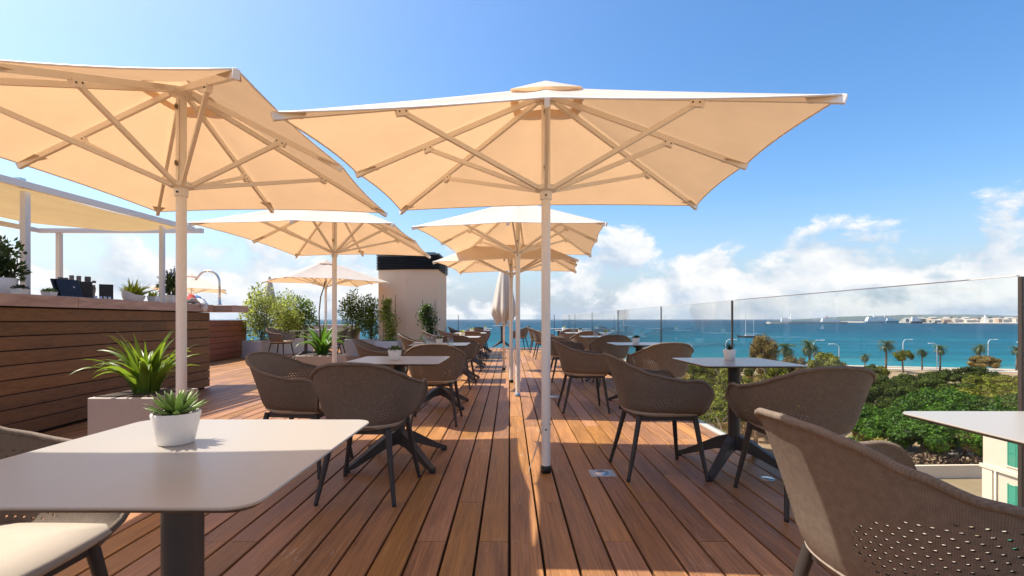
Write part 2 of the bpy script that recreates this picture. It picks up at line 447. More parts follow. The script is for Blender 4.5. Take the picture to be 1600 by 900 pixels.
# ------------------------------------------------------------------ mesh helpers
class MB:
    def __init__(s):
        s.v = []; s.f = []; s.uv = None; s.mi = []
    def add(s, verts, faces, mi=0):
        o = len(s.v)
        s.v.extend([tuple(p) for p in verts])
        s.f.extend([tuple(i + o for i in fc) for fc in faces])
        s.mi.extend([mi] * len(faces))
        return s
    def box(s, x0, x1, y0, y1, z0, z1, mi=0):
        v = [(x0, y0, z0), (x1, y0, z0), (x1, y1, z0), (x0, y1, z0), (x0, y0, z1), (x1, y0, z1), (x1, y1, z1), (x0, y1, z1)]
        f = [(0, 3, 2, 1), (4, 5, 6, 7), (0, 1, 5, 4), (1, 2, 6, 5), (2, 3, 7, 6), (3, 0, 4, 7)]
        return s.add(v, f, mi)
    def cbox(s, x0, x1, y0, y1, z0, z1, c=0.004, mi=0):
        """box with chamfered top and vertical edges"""
        def ring(i, z):
            return [(x0 + i, y0, z), (x1 - i, y0, z), (x1, y0 + i, z), (x1, y1 - i, z), (x1 - i, y1, z), (x0 + i, y1, z), (x0, y1 - i, z), (x0, y0 + i, z)]
        top = [(x0 + c, y0 + c, z1), (x1 - c, y0 + c, z1), (x1 - c, y1 - c, z1), (x0 + c, y1 - c, z1)]
        v = ring(c, z0) + ring(c, z1 - c) + top
        f = [tuple(reversed(range(8)))]
        for i in range(8):
            j = (i + 1) % 8
            f.append((i, j, 8 + j, 8 + i))
        f += [(8, 9, 17, 16), (9, 10, 17), (10, 11, 18, 17), (11, 12, 18), (12, 13, 19, 18), (13, 14, 19), (14, 15, 16, 19), (15, 8, 16), (16, 17, 18, 19)]
        return s.add(v, f, mi)
    def beam(s, a, b, w, h, up=(0, 0, 1), mi=0, w2=None, h2=None):
        a = Vector(a); b = Vector(b); d = (b - a).normalized()
        u = Vector(up)
        sd = d.cross(u)
        if sd.length < 1e-4:
            sd = d.cross(Vector((0, 1, 0)))
        sd.normalize(); u = sd.cross(d)
        w2 = w if w2 is None else w2; h2 = h if h2 is None else h2
        v = []
        for p, ww, hh in ((a, w, h), (b, w2, h2)):
            for sx, sy in ((-1, -1), (1, -1), (1, 1), (-1, 1)):
                v.append(p + sd * (sx * ww / 2) + u * (sy * hh / 2))
        f = [(3, 2, 1, 0), (4, 5, 6, 7)] + [(i, (i + 1) % 4, 4 + (i + 1) % 4, 4 + i) for i in range(4)]
        return s.add(v, f, mi)
    def tube(s, pts, r, n=8, mi=0, cap=True):
        pts = [Vector(p) for p in pts]
        rr = r if hasattr(r, '__len__') else [r] * len(pts)
        v = []; prev = None
        for i, p in enumerate(pts):
            d = (pts[min(i + 1, len(pts) - 1)] - pts[max(i - 1, 0)]).normalized()
            if prev is None:
                ref = Vector((0, 0, 1)) if abs(d.z) < 0.9 else Vector((1, 0, 0))
                sd = d.cross(ref).normalized()
            else:
                sd = (prev - d * prev.dot(d)).normalized()
            prev = sd
            up = d.cross(sd)
            for k in range(n):
                a = 2 * PI * k / n
                v.append(p + (sd * math.cos(a) + up * math.sin(a)) * rr[i])
        f = []
        for i in range(len(pts) - 1):
            for k in range(n):
                k2 = (k + 1) % n
                f.append((i * n + k, i * n + k2, (i + 1) * n + k2, (i + 1) * n + k))
        if cap:
            f.append(tuple(reversed(range(n))))
            f.append(tuple(range((len(pts) - 1) * n, len(pts) * n)))
        return s.add(v, f, mi)
    def lathe(s, prof, n=24, c=(0, 0, 0), mi=0):
        v = []; f = []
        m = len(prof)
        for r, z in prof:
            for k in range(n):
                a = 2 * PI * k / n
                v.append((c[0] + r * math.cos(a), c[1] + r * math.sin(a), c[2] + z))
        for i in range(m - 1):
            for k in range(n):
                k2 = (k + 1) % n
                f.append((i * n + k, i * n + k2, (i + 1) * n + k2, (i + 1) * n + k))
        return s.add(v, f, mi)
    def poly_prism(s, pts, z0, z1, mi=0):
        n = len(pts)
        v = [(x, y, z0) for x, y in pts] + [(x, y, z1) for x, y in pts]
        f = [tuple(reversed(range(n))), tuple(range(n, 2 * n))] + [(i, (i + 1) % n, n + (i + 1) % n, n + i) for i in range(n)]
        return s.add(v, f, mi)
    def mesh(s, name, mats, smooth=False):
        me = bpy.data.meshes.new(name)
        me.from_pydata(s.v, [], s.f)
        ms = mats if isinstance(mats, (list, tuple)) else [mats]
        for q in ms:
            me.materials.append(MATS[q])
        if len(ms) > 1:
            me.polygons.foreach_set('material_index', s.mi)
        if smooth:
            me.polygons.foreach_set('use_smooth', [True] * len(me.polygons))
        me.update()
        return me
    def build(s, name, mats, parent=None, smooth=False, loc=None):
        return link(name, s.mesh(name, mats, smooth), parent, loc)

def smooth_angle(o, deg=40):
    me = o.data
    me.polygons.foreach_set('use_smooth', [True] * len(me.polygons))
    try:
        me.set_sharp_from_angle(angle=math.radians(deg))
    except Exception:
        pass
    return o

def link(name, me, parent=None, loc=None):
    o = bpy.data.objects.new(name, me)
    COL.objects.link(o)
    if parent is not None:
        o.parent = parent
    if loc is not None:
        o.location = loc
    return o

def tag(o, label=None, cat=None, group=None, kind=None):
    if label: o['label'] = label
    if cat: o['category'] = cat
    if group: o['group'] = group
    if kind: o['kind'] = kind
    return o

def thing(name, label, cat, loc=(0, 0, 0), rz=0.0, group=None):
    o = bpy.data.objects.new(name, None)
    COL.objects.link(o)
    o.empty_display_size = 0.1
    o.location = loc; o.rotation_euler = (0, 0, rz)
    return tag(o, label, cat, group)

KIDS = {}
def copy_tree(o, parent=None):
    c = o.copy(); COL.objects.link(c); c.parent = parent
    for ch in list(o.children):
        copy_tree(ch, c)
    return c

class Proto:
    """the first placing uses the thing itself, later ones copy it with its parts"""
    def __init__(s, root):
        s.root = root; s.used = False
    def place(s, loc, rz, label, group=None):
        o = s.root if not s.used else copy_tree(s.root)
        s.used = True
        o.location = loc; o.rotation_euler = (0, 0, rz)
        o['label'] = label
        if group: o['group'] = group
        return o

def G(x, y, z=0.0):
    """photograph pixel -> point on the horizontal plane at height z"""
    d = (EYE - z) * F / (y - 499.0)
    return ((x - 796.0) * d / F, d)

def ordinal(i):
    return ['first', 'second', 'third', 'fourth', 'fifth', 'sixth', 'seventh', 'eighth'][i]

# ================================================================== SETTING
GZ = -18.0
def shore(x):
    return 194 + (154 - x) * 0.3

# sea
m = MB()
m.add([(-60000, -3000, GZ - 0.5), (60000, -3000, GZ - 0.5), (60000, 60000, GZ - 0.5), (-60000, 60000, GZ - 0.5)], [(0, 1, 2, 3)])
tag(m.build('sea', 'sea_water'), 'turquoise sea reaching the horizon', kind='structure')
# park ground
m = MB()
pts = [(-500, -400), (700, -400)] + [(x, shore(x) + 2.0 * math.sin(x * 0.05)) for x in range(700, -501, -25)]
m.add([(x, y, GZ) for x, y in pts] + [(x, y, GZ - 1.5) for x, y in pts], [tuple(range(len(pts)))] + [(i, i + len(pts), (i + 1) % len(pts) + len(pts), (i + 1) % len(pts)) for i in range(len(pts))])
tag(m.build('ground', 'park_ground'), 'sandy brown park ground below the terrace', kind='structure')
# beach and promenade
def strip(name, a, b, z, mt, label):
    m = MB()
    xs = list(range(-500, 701, 25))
    v = []
    for x in xs:
        v += [(x, shore(x) + 2.0 * math.sin(x * 0.05) * (1 if b > -1 else 0) + a, z), (x, shore(x) + b, z)]
    m.add(v, [(2 * i, 2 * i + 2, 2 * i + 3, 2 * i + 1) for i in range(len(xs) - 1)])
    return tag(m.build(name, mt), label, kind='structure')
strip('beach', -4.5, 3, GZ + 0.05, 'sand', 'pale strip of beach along the sea')
strip('promenade', -12.5, -6.5, GZ + 0.10, 'promenade', 'pale seaside promenade behind the beach')

# hotel building under the terrace
m = MB()
m.box(-14, 1.62, -6, 17.9, GZ, -0.36)
o = m.build('hotel_building', 'house_cream')
tag(o, 'cream building block carrying the wooden roof terrace', 'building')

# deck
BW, BL = 0.1481, 1.9696
J0 = 2.285; JS = BL / 4
DX0, DX1, DY0, DY1 = -9.6, 1.9, -2.6, 18.0
m = MB(); m.box(DX0, DX1 + 0.02, DY0, DY1, -0.35, -0.030)
deck = tag(m.build('deck', 'deck_dark'), 'brown wooden terrace deck of long boards', kind='structure')
rowidx = {0: 2, 1: 1, 2: 3, 3: 0, 4: 2, 5: 1, 6: 0, 7: 2, 8: 1, 9: 3, -1: 0, -2: 1, -3: 0, -4: 2, -5: 1, -6: 3}
boards = []
for i in range(int(math.floor(DX0 / BW)), 13):
    x0 = i * BW + 0.0058; x1 = (i + 1) * BW - 0.0058
    x1 = min(x1, DX1)
    if x1 - x0 < 0.02:
        continue
    k = rowidx.get(i, rng.randrange(4))
    y = J0 + k * JS
    while y > DY0:
        y -= BL
    while y < DY1:
        a, b = max(y, DY0), min(y + BL, DY1)
        if b - a > 0.03:
            cx, cy = (x0 + x1) / 2, (a + b) / 2
            far = b
            px = abs((cx) / max(far, 0.1))
            seen = far > 1.9 and (x0 / far < 1.1) and (x1 / far > -1.1)
            hidden = (cx < -4.5 and b < 7.4) or cx < -7.5
            boards.append((0 if (seen and not hidden) else 1, cy + 0.3 * abs(cx), x0, x1, a + 0.0015, b - 0.0015))
        y += BL
boards.sort()
def board_shape(mb, x0, x1, y0, y1, z0, z1, c=0.003):
    v = [(x0, y0, z0), (x1, y0, z0), (x1, y1, z0), (x0, y1, z0), (x0, y0, z1 - c), (x1, y0, z1 - c), (x1, y1, z1 - c), (x0, y1, z1 - c),
         (x0 + c, y0, z1), (x1 - c, y0, z1), (x1 - c, y1, z1), (x0 + c, y1, z1)]
    f = [(0, 3, 2, 1), (8, 9, 10, 11), (0, 1, 5, 9, 8, 4), (1, 2, 6, 5), (2, 3, 7, 11, 10, 6), (3, 0, 4, 7), (5, 6, 10, 9), (7, 4, 8, 11)]
    mb.add(v, f)
meshes = {}
rest = MB()
for n, (fl, dist, x0, x1, a, b) in enumerate(boards):
    if n < 298:
        key = (round(x1 - x0, 3), round(b - a, 3))
        if key not in meshes:
            q = MB(); hx, hy = (x1 - x0) / 2, (b - a) / 2
            board_shape(q, -hx, hx, -hy, hy, -0.024, 0.0)
            meshes[key] = q.mesh('deck_board', 'deck_wood')
        link('deck_board', meshes[key], deck, ((x0 + x1) / 2, (a + b) / 2, rng.uniform(-0.0008, 0.0008)))
    else:
        board_shape(rest, x0, x1, a, b, -0.024, 0.0)
o = rest.build('far_deck_boards', 'deck_wood', deck); o['kind'] = 'stuff'
m = MB(); m.cbox(DX1 + 0.006, DX1 + 0.075, DY0, DY1, -0.10, 0.010, 0.003)
m.build('edge_trim', 'concrete', deck)

# metal floor plates and lamps in the deck
def floor_plate(x, y, s, label):
    t = thing('floor_socket_plate', label, 'floor plate', (x, y, 0.0))
    q = MB(); q.cbox(-s, s, -s * 0.82, s * 0.82, -0.01, 0.005, 0.002); q.build('plate', 'brushed_steel', t)
    q = MB(); q.lathe([(0, 0.008), (s * 0.52, 0.008), (s * 0.56, 0.004), (s * 0.62, 0.0075), (s * 0.66, 0.0045)], 24); q.build('lid', 'steel', t, True)
px, py = G(941, 740)
floor_plate(px, py, 0.085, 'square steel floor socket plate beside the front parasol pole')
px, py = G(866, 620)
floor_plate(px, py, 0.10, 'square steel floor plate beside the second parasol pole')
px, py = G(1199, 748)
o = MB().lathe([(0, 0.006), (0.036, 0.006), (0.044, 0.002), (0.044, -0.004)], 24).build('deck_light', 'steel', None, True, (px, py, 0))
tag(o, 'small round steel light sunk in the deck under the near right table', 'deck light')

# ================================================================== GLASS RAILING
def railing_side():
    t = thing('glass_railing', 'frameless clear glass railing along the right edge of the terrace', 'railing', (1.95, 0, 0))
    ys = [-0.6, 1.84, 4.23, 6.21, 8.68, 11.40, 14.40, 17.95]
    for i in range(len(ys) - 1):
        q = MB(); q.box(-0.006, 0.006, ys[i] + 0.012, ys[i + 1] - 0.012, 0.016, 1.215)
        q.build('glass_pane', 'rail_glass', t)
        q = MB(); q.box(-0.0065, 0.0065, ys[i] + 0.012, ys[i + 1] - 0.012, 1.2155, 1.219)
        q.build('pane_edge', 'lamp_grey', t)
    for y in ys[1:-1]:
        q = MB(); q.box(-0.007, 0.007, y - 0.007, y + 0.007, 0.016, 1.213)
        q.build('post', 'dark_metal', t)
    return t
railing_side()
def railing_far():
    t = thing('glass_railing', 'frameless clear glass railing across the far end of the terrace', 'railing', (0, 17.97, 0))
    xs = [-9.5, -7.6, -5.7, -3.8, -1.9, 0.0, 1.67]
    for i in range(len(xs) - 1):
        q = MB(); q.box(xs[i] + 0.012, xs[i + 1] - 0.012, -0.006, 0.006, 0.0, 1.215); q.build('glass_pane', 'rail_glass', t)
        q = MB(); q.box(xs[i] + 0.012, xs[i + 1] - 0.012, -0.0065, 0.0065, 1.2155, 1.219); q.build('pane_edge', 'lamp_grey', t)
        q = MB(); q.box(xs[i + 1] - 0.0095, xs[i + 1] + 0.0095, -0.012, 0.012, 0.0, 1.213); q.build('post', 'dark_metal', t)
railing_far()

# ================================================================== PARASOLS
def canopy_mesh(WX, WY, z_edge_c, z_edge_m, z_top, hole=0.14):
    """square canopy of eight gores; the edge between rib ends curves inwards"""
    hx, hy = WX / 2, WY / 2
    ends = [(hx, hy, z_edge_c), (0, hy, z_edge_m), (-hx, hy, z_edge_c), (-hx, 0, z_edge_m), (-hx, -hy, z_edge_c), (0, -hy, z_edge_m), (hx, -hy, z_edge_c), (hx, 0, z_edge_m)]
    NU, NV = 8, 10
    v = []; f = []
    ring = []
    for g in range(8):
        a, b = Vector(ends[g]), Vector(ends[(g + 1) % 8])
        for i in range(NU):
            ring.append((a, b, i / NU))
    for j in range(NV + 1):
        r = hole + (1 - hole) * j / NV
        for a, b, u in ring:
            e = a.lerp(b, u)
            bow = 4 * u * (1 - u)
            e = Vector((e.x * (1 - 0.024 * bow * j / NV), e.y * (1 - 0.024 * bow * j / NV), e.z))
            z = z_top + (e.z - z_top) * r
            z -= 0.022 * bow * math.sin(PI * min(1, r)) + 0.006 * math.sin(PI * r)
            v.append((e.x * r, e.y * r, z))
    n = len(ring)
    for j in range(NV):
        for k in range(n):
            k2 = (k + 1) % n
            f.append((j * n + k, j * n + k2, (j + 1) * n + k2, (j + 1) * n + k))
    return v, f, ends, n, NV

def parasol(WX, WY, zc=2.058, drop=0.0, cord=True, foot='black_part'):
    zc -= drop
    zm = zc + 0.030; zt = zc + 0.585
    t = thing('parasol', 'x', 'parasol')
    v, f, ends, n, NV = canopy_mesh(WX, WY, zc, zm, zt)
    q = MB(); q.add(v, f); q.build('canopy', 'canopy_cloth', t, True)
    can = t.children[0]
    # hem along the edge
    q = MB(); q.tube([Vector(v[NV * n + k]) for k in list(range(n)) + [0]], 0.005, 5, cap=False); q.build('hem', 'cream_metal', can, True)
    # pocket patches at rib ends
    for e in ends:
        ev = Vector(e); inw = Vector((-ev.x, -ev.y, 0)).normalized()
        side = Vector((-inw.y, inw.x, 0))
        slope = (zt - ev.z) / math.hypot(ev.x, ev.y)
        z_off = Vector((0, 0, -0.006))
        a = ev + z_off; b = ev + inw * 0.15 + side * 0.05 + Vector((0, 0, slope * 0.15 - 0.034)); c = ev + inw * 0.15 - side * 0.05 + Vector((0, 0, slope * 0.15 - 0.034))
        q = MB(); q.add([a + side * 0.012, b, c, a - side * 0.012], [(0, 1, 2, 3)]); q.build('rib_pocket', 'folded_cloth', can)
    # vent cap
    vx, vy = WX * 0.092, WY * 0.108
    zb = zt - 0.10
    q = MB()
    cv = []; cf = []
    for j in range(5):
        r = j / 4
        for k in range(16):
            a = 2 * PI * k / 16
            cx, sy = math.cos(a), math.sin(a)
            sc = 1 / max(abs(cx), abs(sy)) ** 0.8
            cv.append((vx * cx * sc * r, vy * sy * sc * r, zt + 0.046 - 0.150 * r))
    for j in range(4):
        for k in range(16):
            k2 = (k + 1) % 16
            cf.append((j * 16 + k, (j + 1) * 16 + k, (j + 1) * 16 + k2, j * 16 + k2))
    q.add(cv, cf); q.build('vent_cap', 'canopy_cloth', t, True)
    # pole with bolts
    ph = zt - 0.05
    q = MB(); q.tube([(0, 0, 0.03), (0, 0, 1.2), (0, 0, ph)], 0.0315, 18); pole = smooth_angle(q.build('pole', 'cream_metal', t))
    q = MB(); q.tube([(-0.036, 0, 0.33), (0.036, 0, 0.33)], 0.006, 8); q.tube([(0, -0.036, 0.30), (0, 0.036, 0.30)], 0.006, 8); q.build('bolt', 'black_part', pole)
    q = MB(); q.lathe([(0, 0.062), (0.030, 0.056), (0.036, 0.035), (0.036, 0.004), (0, 0.003)], 18); q.build('foot_cap', foot, t, True)
    # top hub and runner
    zh = zt - 0.075
    q = MB(); q.lathe([(0.031, -0.03), (0.075, -0.02), (0.08, 0.01), (0.031, 0.03)], 16, (0, 0, zh)); q.build('top_hub', 'cream_metal', t, True)
    zr = zc - 0.115
    q = MB(); q.lathe([(0.0325, -0.075), (0.040, -0.072), (0.042, -0.02), (0.074, -0.012), (0.078, 0.016), (0.0325, 0.022)], 16, (0, 0, zr)); rn = smooth_angle(q.build('runner', 'cream_metal', t))
    q = MB(); q.tube([(0, -0.046, zr - 0.05), (0, -0.03, zr - 0.05)], 0.007, 8); q.build('bolt', 'black_part', rn)
    for e in ends:
        ev = Vector(e)
        h2 = Vector((ev.x, ev.y, 0)).normalized()
        a = h2 * 0.06 + Vector((0, 0, zh)); b = ev + Vector((0, 0, -0.018)) - h2 * 0.01
        q = MB(); q.beam(a, b, 0.022, 0.034); q.beam(b - (b - a).normalized() * 0.05, b + (b - a).normalized() * 0.012, 0.026, 0.038)
        rib = q.build('rib', 'cream_metal', t)
        m_ = a.lerp(b, 0.60) + Vector((0, 0, -0.03))
        q = MB(); q.beam(h2 * 0.065 + Vector((0, 0, zr)), m_, 0.020, 0.028); q.build('strut', 'cream_metal', t)
        q = MB(); q.beam(m_ - (b - a).normalized() * 0.035, m_ + (b - a).normalized() * 0.035, 0.030, 0.045); q.build('bracket', 'cream_metal', rib)
        q = MB()
        sd = Vector((-h2.y, h2.x, 0))
        for kk in (-0.02, 0.02):
            q.tube([m_ + (b - a).normalized() * kk - sd * 0.018, m_ + (b - a).normalized() * kk + sd * 0.018], 0.005, 6)
        q.build('bracket_bolt', 'black_part', rib)
    # pulley rope beside the pole
    q = MB(); q.tube([(0.012, -0.040, zh - 0.06), (0.016, -0.041, (zh + zr) / 2), (0.010, -0.044, zr + 0.02)], 0.003, 5); q.build('rope', 'folded_cloth', t)
    for zz in (zh - 0.11, zr + 0.14):
        q = MB(); q.lathe([(0, -0.008), (0.017, -0.008), (0.012, 0), (0.017, 0.008), (0, 0.008)], 10)
        q.v = [(x * 0.55 - 0.006, z * 0.6 - 0.044, y * 1.1 + zz) for x, y, z in q.v]
        q.build('pulley', 'brass_hook', t)
    if cord:
        q = MB()
        q.tube([(-0.030, -0.01, 0.34), (-0.055, -0.03, 0.22), (-0.09, -0.05, 0.10), (-0.10, -0.055, 0.085)], 0.0022, 5)
        q.tube([(-0.032, -0.005, 0.30), (-0.06, -0.04, 0.18), (-0.12, -0.08, 0.02)], 0.0022, 5)
        q.build('cord', 'folded_cloth', t)
    return t

PG = 'square cream parasols over the tables'
RA = math.radians
wide = Proto(parasol(2.67, 2.12))
px, py = G(853, 738)
wide.place((px, py, 0), RA(-4), 'large front cream parasol, its canopy wide in the middle of the picture', PG)
wide.place((-6.35, 12.9, 0), RA(40), 'cream parasol over the lounge chairs behind the leafy planter on the left', PG)
wide.root.location = (px, py, 0)
deep = Proto(parasol(2.13, 2.64, zc=2.06, cord=False))
deep.place((-2.20, 3.24, 0), RA(1.5), 'large near left cream parasol rising behind the succulent pot', PG)
deep.place((-2.31, 6.38, 0), RA(1), 'second cream parasol of the left row, beside the strappy plant', PG)
deep.place((-2.20, 0.0, 0), RA(0), 'cream parasol beside the viewer, only its shadow on the near left table shows', PG)
deep.place((-11.2, 17.0, 0), RA(30), 'distant cream parasol seen behind the bar tap', PG)
deep.place((0.48, 0.05, 0), RA(-3), 'cream parasol over the viewer, only its shadow on the big near right chair shows', PG)
u2 = parasol(2.13, 2.62, zc=2.085, cord=False, foot='blue_foot')
u2.location = (0.115, 6.58, 0); u2.rotation_euler = (0, 0, RA(-6)); u2['label'] = 'second cream parasol of the middle row, with a blue foot'; u2['group'] = PG
u3 = parasol(2.16, 1.76, zc=1.92, cord=False)
u3.location = (0.029, 8.02, 0); u3.rotation_euler = (0, 0, RA(-7)); u3['label'] = 'third and lowest cream parasol of the middle row'; u3['group'] = PG
for o in list(COL.objects):
    if o.get('label', '').startswith('cream parasol over the lounge'):
        o.location = (-4.98, 13.1, 0)

def closed_parasol(loc, zt, zb, r, label, seed, mt='folded_cloth'):
    t = thing('closed_parasol', label, 'parasol', loc, 0.0, 'folded parasols')
    rs = random.Random(seed)
    q = MB(); q.tube([(0, 0, 0.02), (0, 0, zt + 0.02)], 0.022, 12); q.build('pole', 'cream_metal', t, True)
    q = MB(); q.lathe([(0, 0.05), (0.03, 0.045), (0.034, 0.003), (0, 0.002)], 14); q.build('foot_cap', 'black_part', t, True)
    n, mrow = 64, 22
    v = []; f = []
    ph = [rs.uniform(0, 6) for _ in range(4)]
    for j in range(mrow + 1):
        k = j / mrow
        for i in range(n):
            a = 2 * PI * i / n
            rad = r * (0.12 + 0.88 * k ** 0.75) * (1.0 if k < 0.8 else 1.0 - 0.55 * (k - 0.8) / 0.2)
            fold = 1 + 0.40 * k * math.sin(8 * a + ph[0] + 0.5 * math.sin(3 * a)) * (0.6 + 0.4 * math.sin(2 * a + ph[1]))
            jag = (0.10 * math.sin(4 * a + ph[2]) + 0.05 * math.sin(9 * a + ph[3])) * max(0, k - 0.45)
            v.append((rad * fold * math.cos(a), rad * fold * math.sin(a), zt - (zt - zb) * (k + jag)))
    for j in range(mrow):
        for i in range(n):
            i2 = (i + 1) % n
            f.append((j * n + i, (j + 1) * n + i, (j + 1) * n + i2, j * n + i2))
    q = MB(); q.add(v, f); q.build('folded_canopy', mt, t, True)
    return t
closed_parasol((-0.115, 10.05, 0), 2.22, 0.99, 0.27, 'nearer furled parasol hanging in folds behind the middle parasols', 3)
closed_parasol((-0.20, 17.4, 0), 2.15, 1.05, 0.24, 'farther furled parasol on a thin pole at the far end of the deck', 5)
closed_parasol((-7.55, 15.2, 0), 2.40, 1.3, 0.22, 'furled parasol sticking up behind the bushes on the left', 9)

# ================================================================== TABLES AND CHAIRS
def table_proto():
    t = thing('cafe_table', 'x', 'table')
    H = 0.75; hw = 0.34
    def rring(h, r, z, n=7):
        out = []
        for cx, cy, a0 in ((h - r, h - r, 0), (-h + r, h - r, PI / 2), (-h + r, -h + r, PI), (h - r, -h + r, 1.5 * PI)):
            for k in range(n):
                a = a0 + PI / 2 * k / (n - 1)
                out.append((cx + r * math.cos(a), cy + r * math.sin(a), z))
        return out
    def stack(rings, mi_list, q):
        n = len(rings[0]); v = []
        for r in rings: v += r
        o = len(q.v)
        fs = []; mis = []
        for j in range(len(rings) - 1):
            for k in range(n):
                k2 = (k + 1) % n
                fs.append((j * n + k, j * n + k2, (j + 1) * n + k2, (j + 1) * n + k)); mis.append(mi_list[j])
        fs.append(tuple(reversed(range(n)))); mis.append(mi_list[0])
        fs.append(tuple(range((len(rings) - 1) * n, len(rings) * n))); mis.append(mi_list[-1])
        q.v.extend(v); q.f.extend([tuple(i + o for i in fc) for fc in fs]); q.mi.extend(mis)
    q = MB()
    stack([rring(hw - 0.012, 0.036, H - 0.013), rring(hw - 0.001, 0.046, H - 0.005), rring(hw, 0.047, H - 0.0025), rring(hw - 0.0015, 0.046, H)], [1, 0, 0], q)
    q.mi[-1] = 0
    q.build('table_top', ['table_top', 'table_edge'], t)
    q = MB(); q.lathe([(0.042, 0.16), (0.042, H - 0.05)], 20); q.lathe([(0.042, H - 0.05), (0.10, H - 0.028), (0.11, H - 0.0135), (0, H - 0.0135)], 20)
    smooth_angle(q.build('column', 'dark_metal', t))
    for a in range(4):
        ang = PI / 4 + a * PI / 2
        dx, dy = math.cos(ang), math.sin(ang)
        q = MB()
        P = [(0.02, 0.235, 0.13), (0.12, 0.20, 0.115), (0.25, 0.125, 0.065), (0.36, 0.063, 0.022), (0.43, 0.034, 0.012)]
        v = []; f = []
        for r, zt, zb in P:
            wd = 0.026 - 0.016 * r
            for s_, z in ((-1, zb), (1, zb), (1, zt), (-1, zt)):
                v.append((dx * r - dy * wd * s_, dy * r + dx * wd * s_, z))
        for i in range(len(P) - 1):
            for k in range(4):
                f.append((i * 4 + k, i * 4 + (k + 1) % 4, (i + 1) * 4 + (k + 1) % 4, (i + 1) * 4 + k))
        f += [(3, 2, 1, 0), tuple(range(16, 20))]
        q.add(v, f)
        lg = q.build('base_leg', 'dark_metal', t)
        q = MB(); q.lathe([(0, 0.001), (0.022, 0.001), (0.022, 0.016), (0, 0.02)], 12, (dx * 0.415, dy * 0.415, 0)); q.build('glide', 'black_part', lg)
    return t

def interp(x, pts):
    for (a, va), (b, vb) in zip(pts, pts[1:]):
        if x <= b:
            k = (x - a) / (b - a); k = k * k * (3 - 2 * k) * 0.5 + k * 0.5
            return va + (vb - va) * k
    return pts[-1][1]

ZB = 0.415
RIM = [(0, 0.808), (0.10, 0.803), (0.20, 0.785), (0.32, 0.745), (0.45, 0.700), (0.58, 0.668), (0.70, 0.655), (0.82, 0.660), (0.90, 0.650), (0.96, 0.618), (1.0, 0.565)]
def plan(a, w_, b_, f_, tp):
    if a <= 0.56:
        tt = a / 0.56 * PI / 2
        return w_ * math.sin(tt) ** 0.86, -b_ * math.cos(tt) ** 0.80
    k = (a - 0.56) / 0.44
    return w_ - tp * k * k, f_ * k
def shell_pt(s_, v):
    a = abs(s_)
    xb, yb = plan(a, 0.190, 0.245, 0.225, 0.010)
    xt, yt = plan(a, 0.305, 0.355, 0.265, 0.008)
    back = max(0, 1 - a / 0.5)
    g = v ** (1.15 + 0.45 * back)
    gx = v ** 0.46
    # round the bottom in
    tuck = 0.024 * (1 - min(1, v / 0.22)) ** 2
    x = xb + (xt - xb) * gx; y = yb + (yt - yb) * g
    L = math.hypot(x, y) + 1e-6
    x -= x / L * tuck; y -= (y / L * tuck if y < 0 else 0)
    z = ZB + (interp(a, RIM) - ZB) * v
    return Vector((math.copysign(x, s_) if s_ else 0.0, y, z))

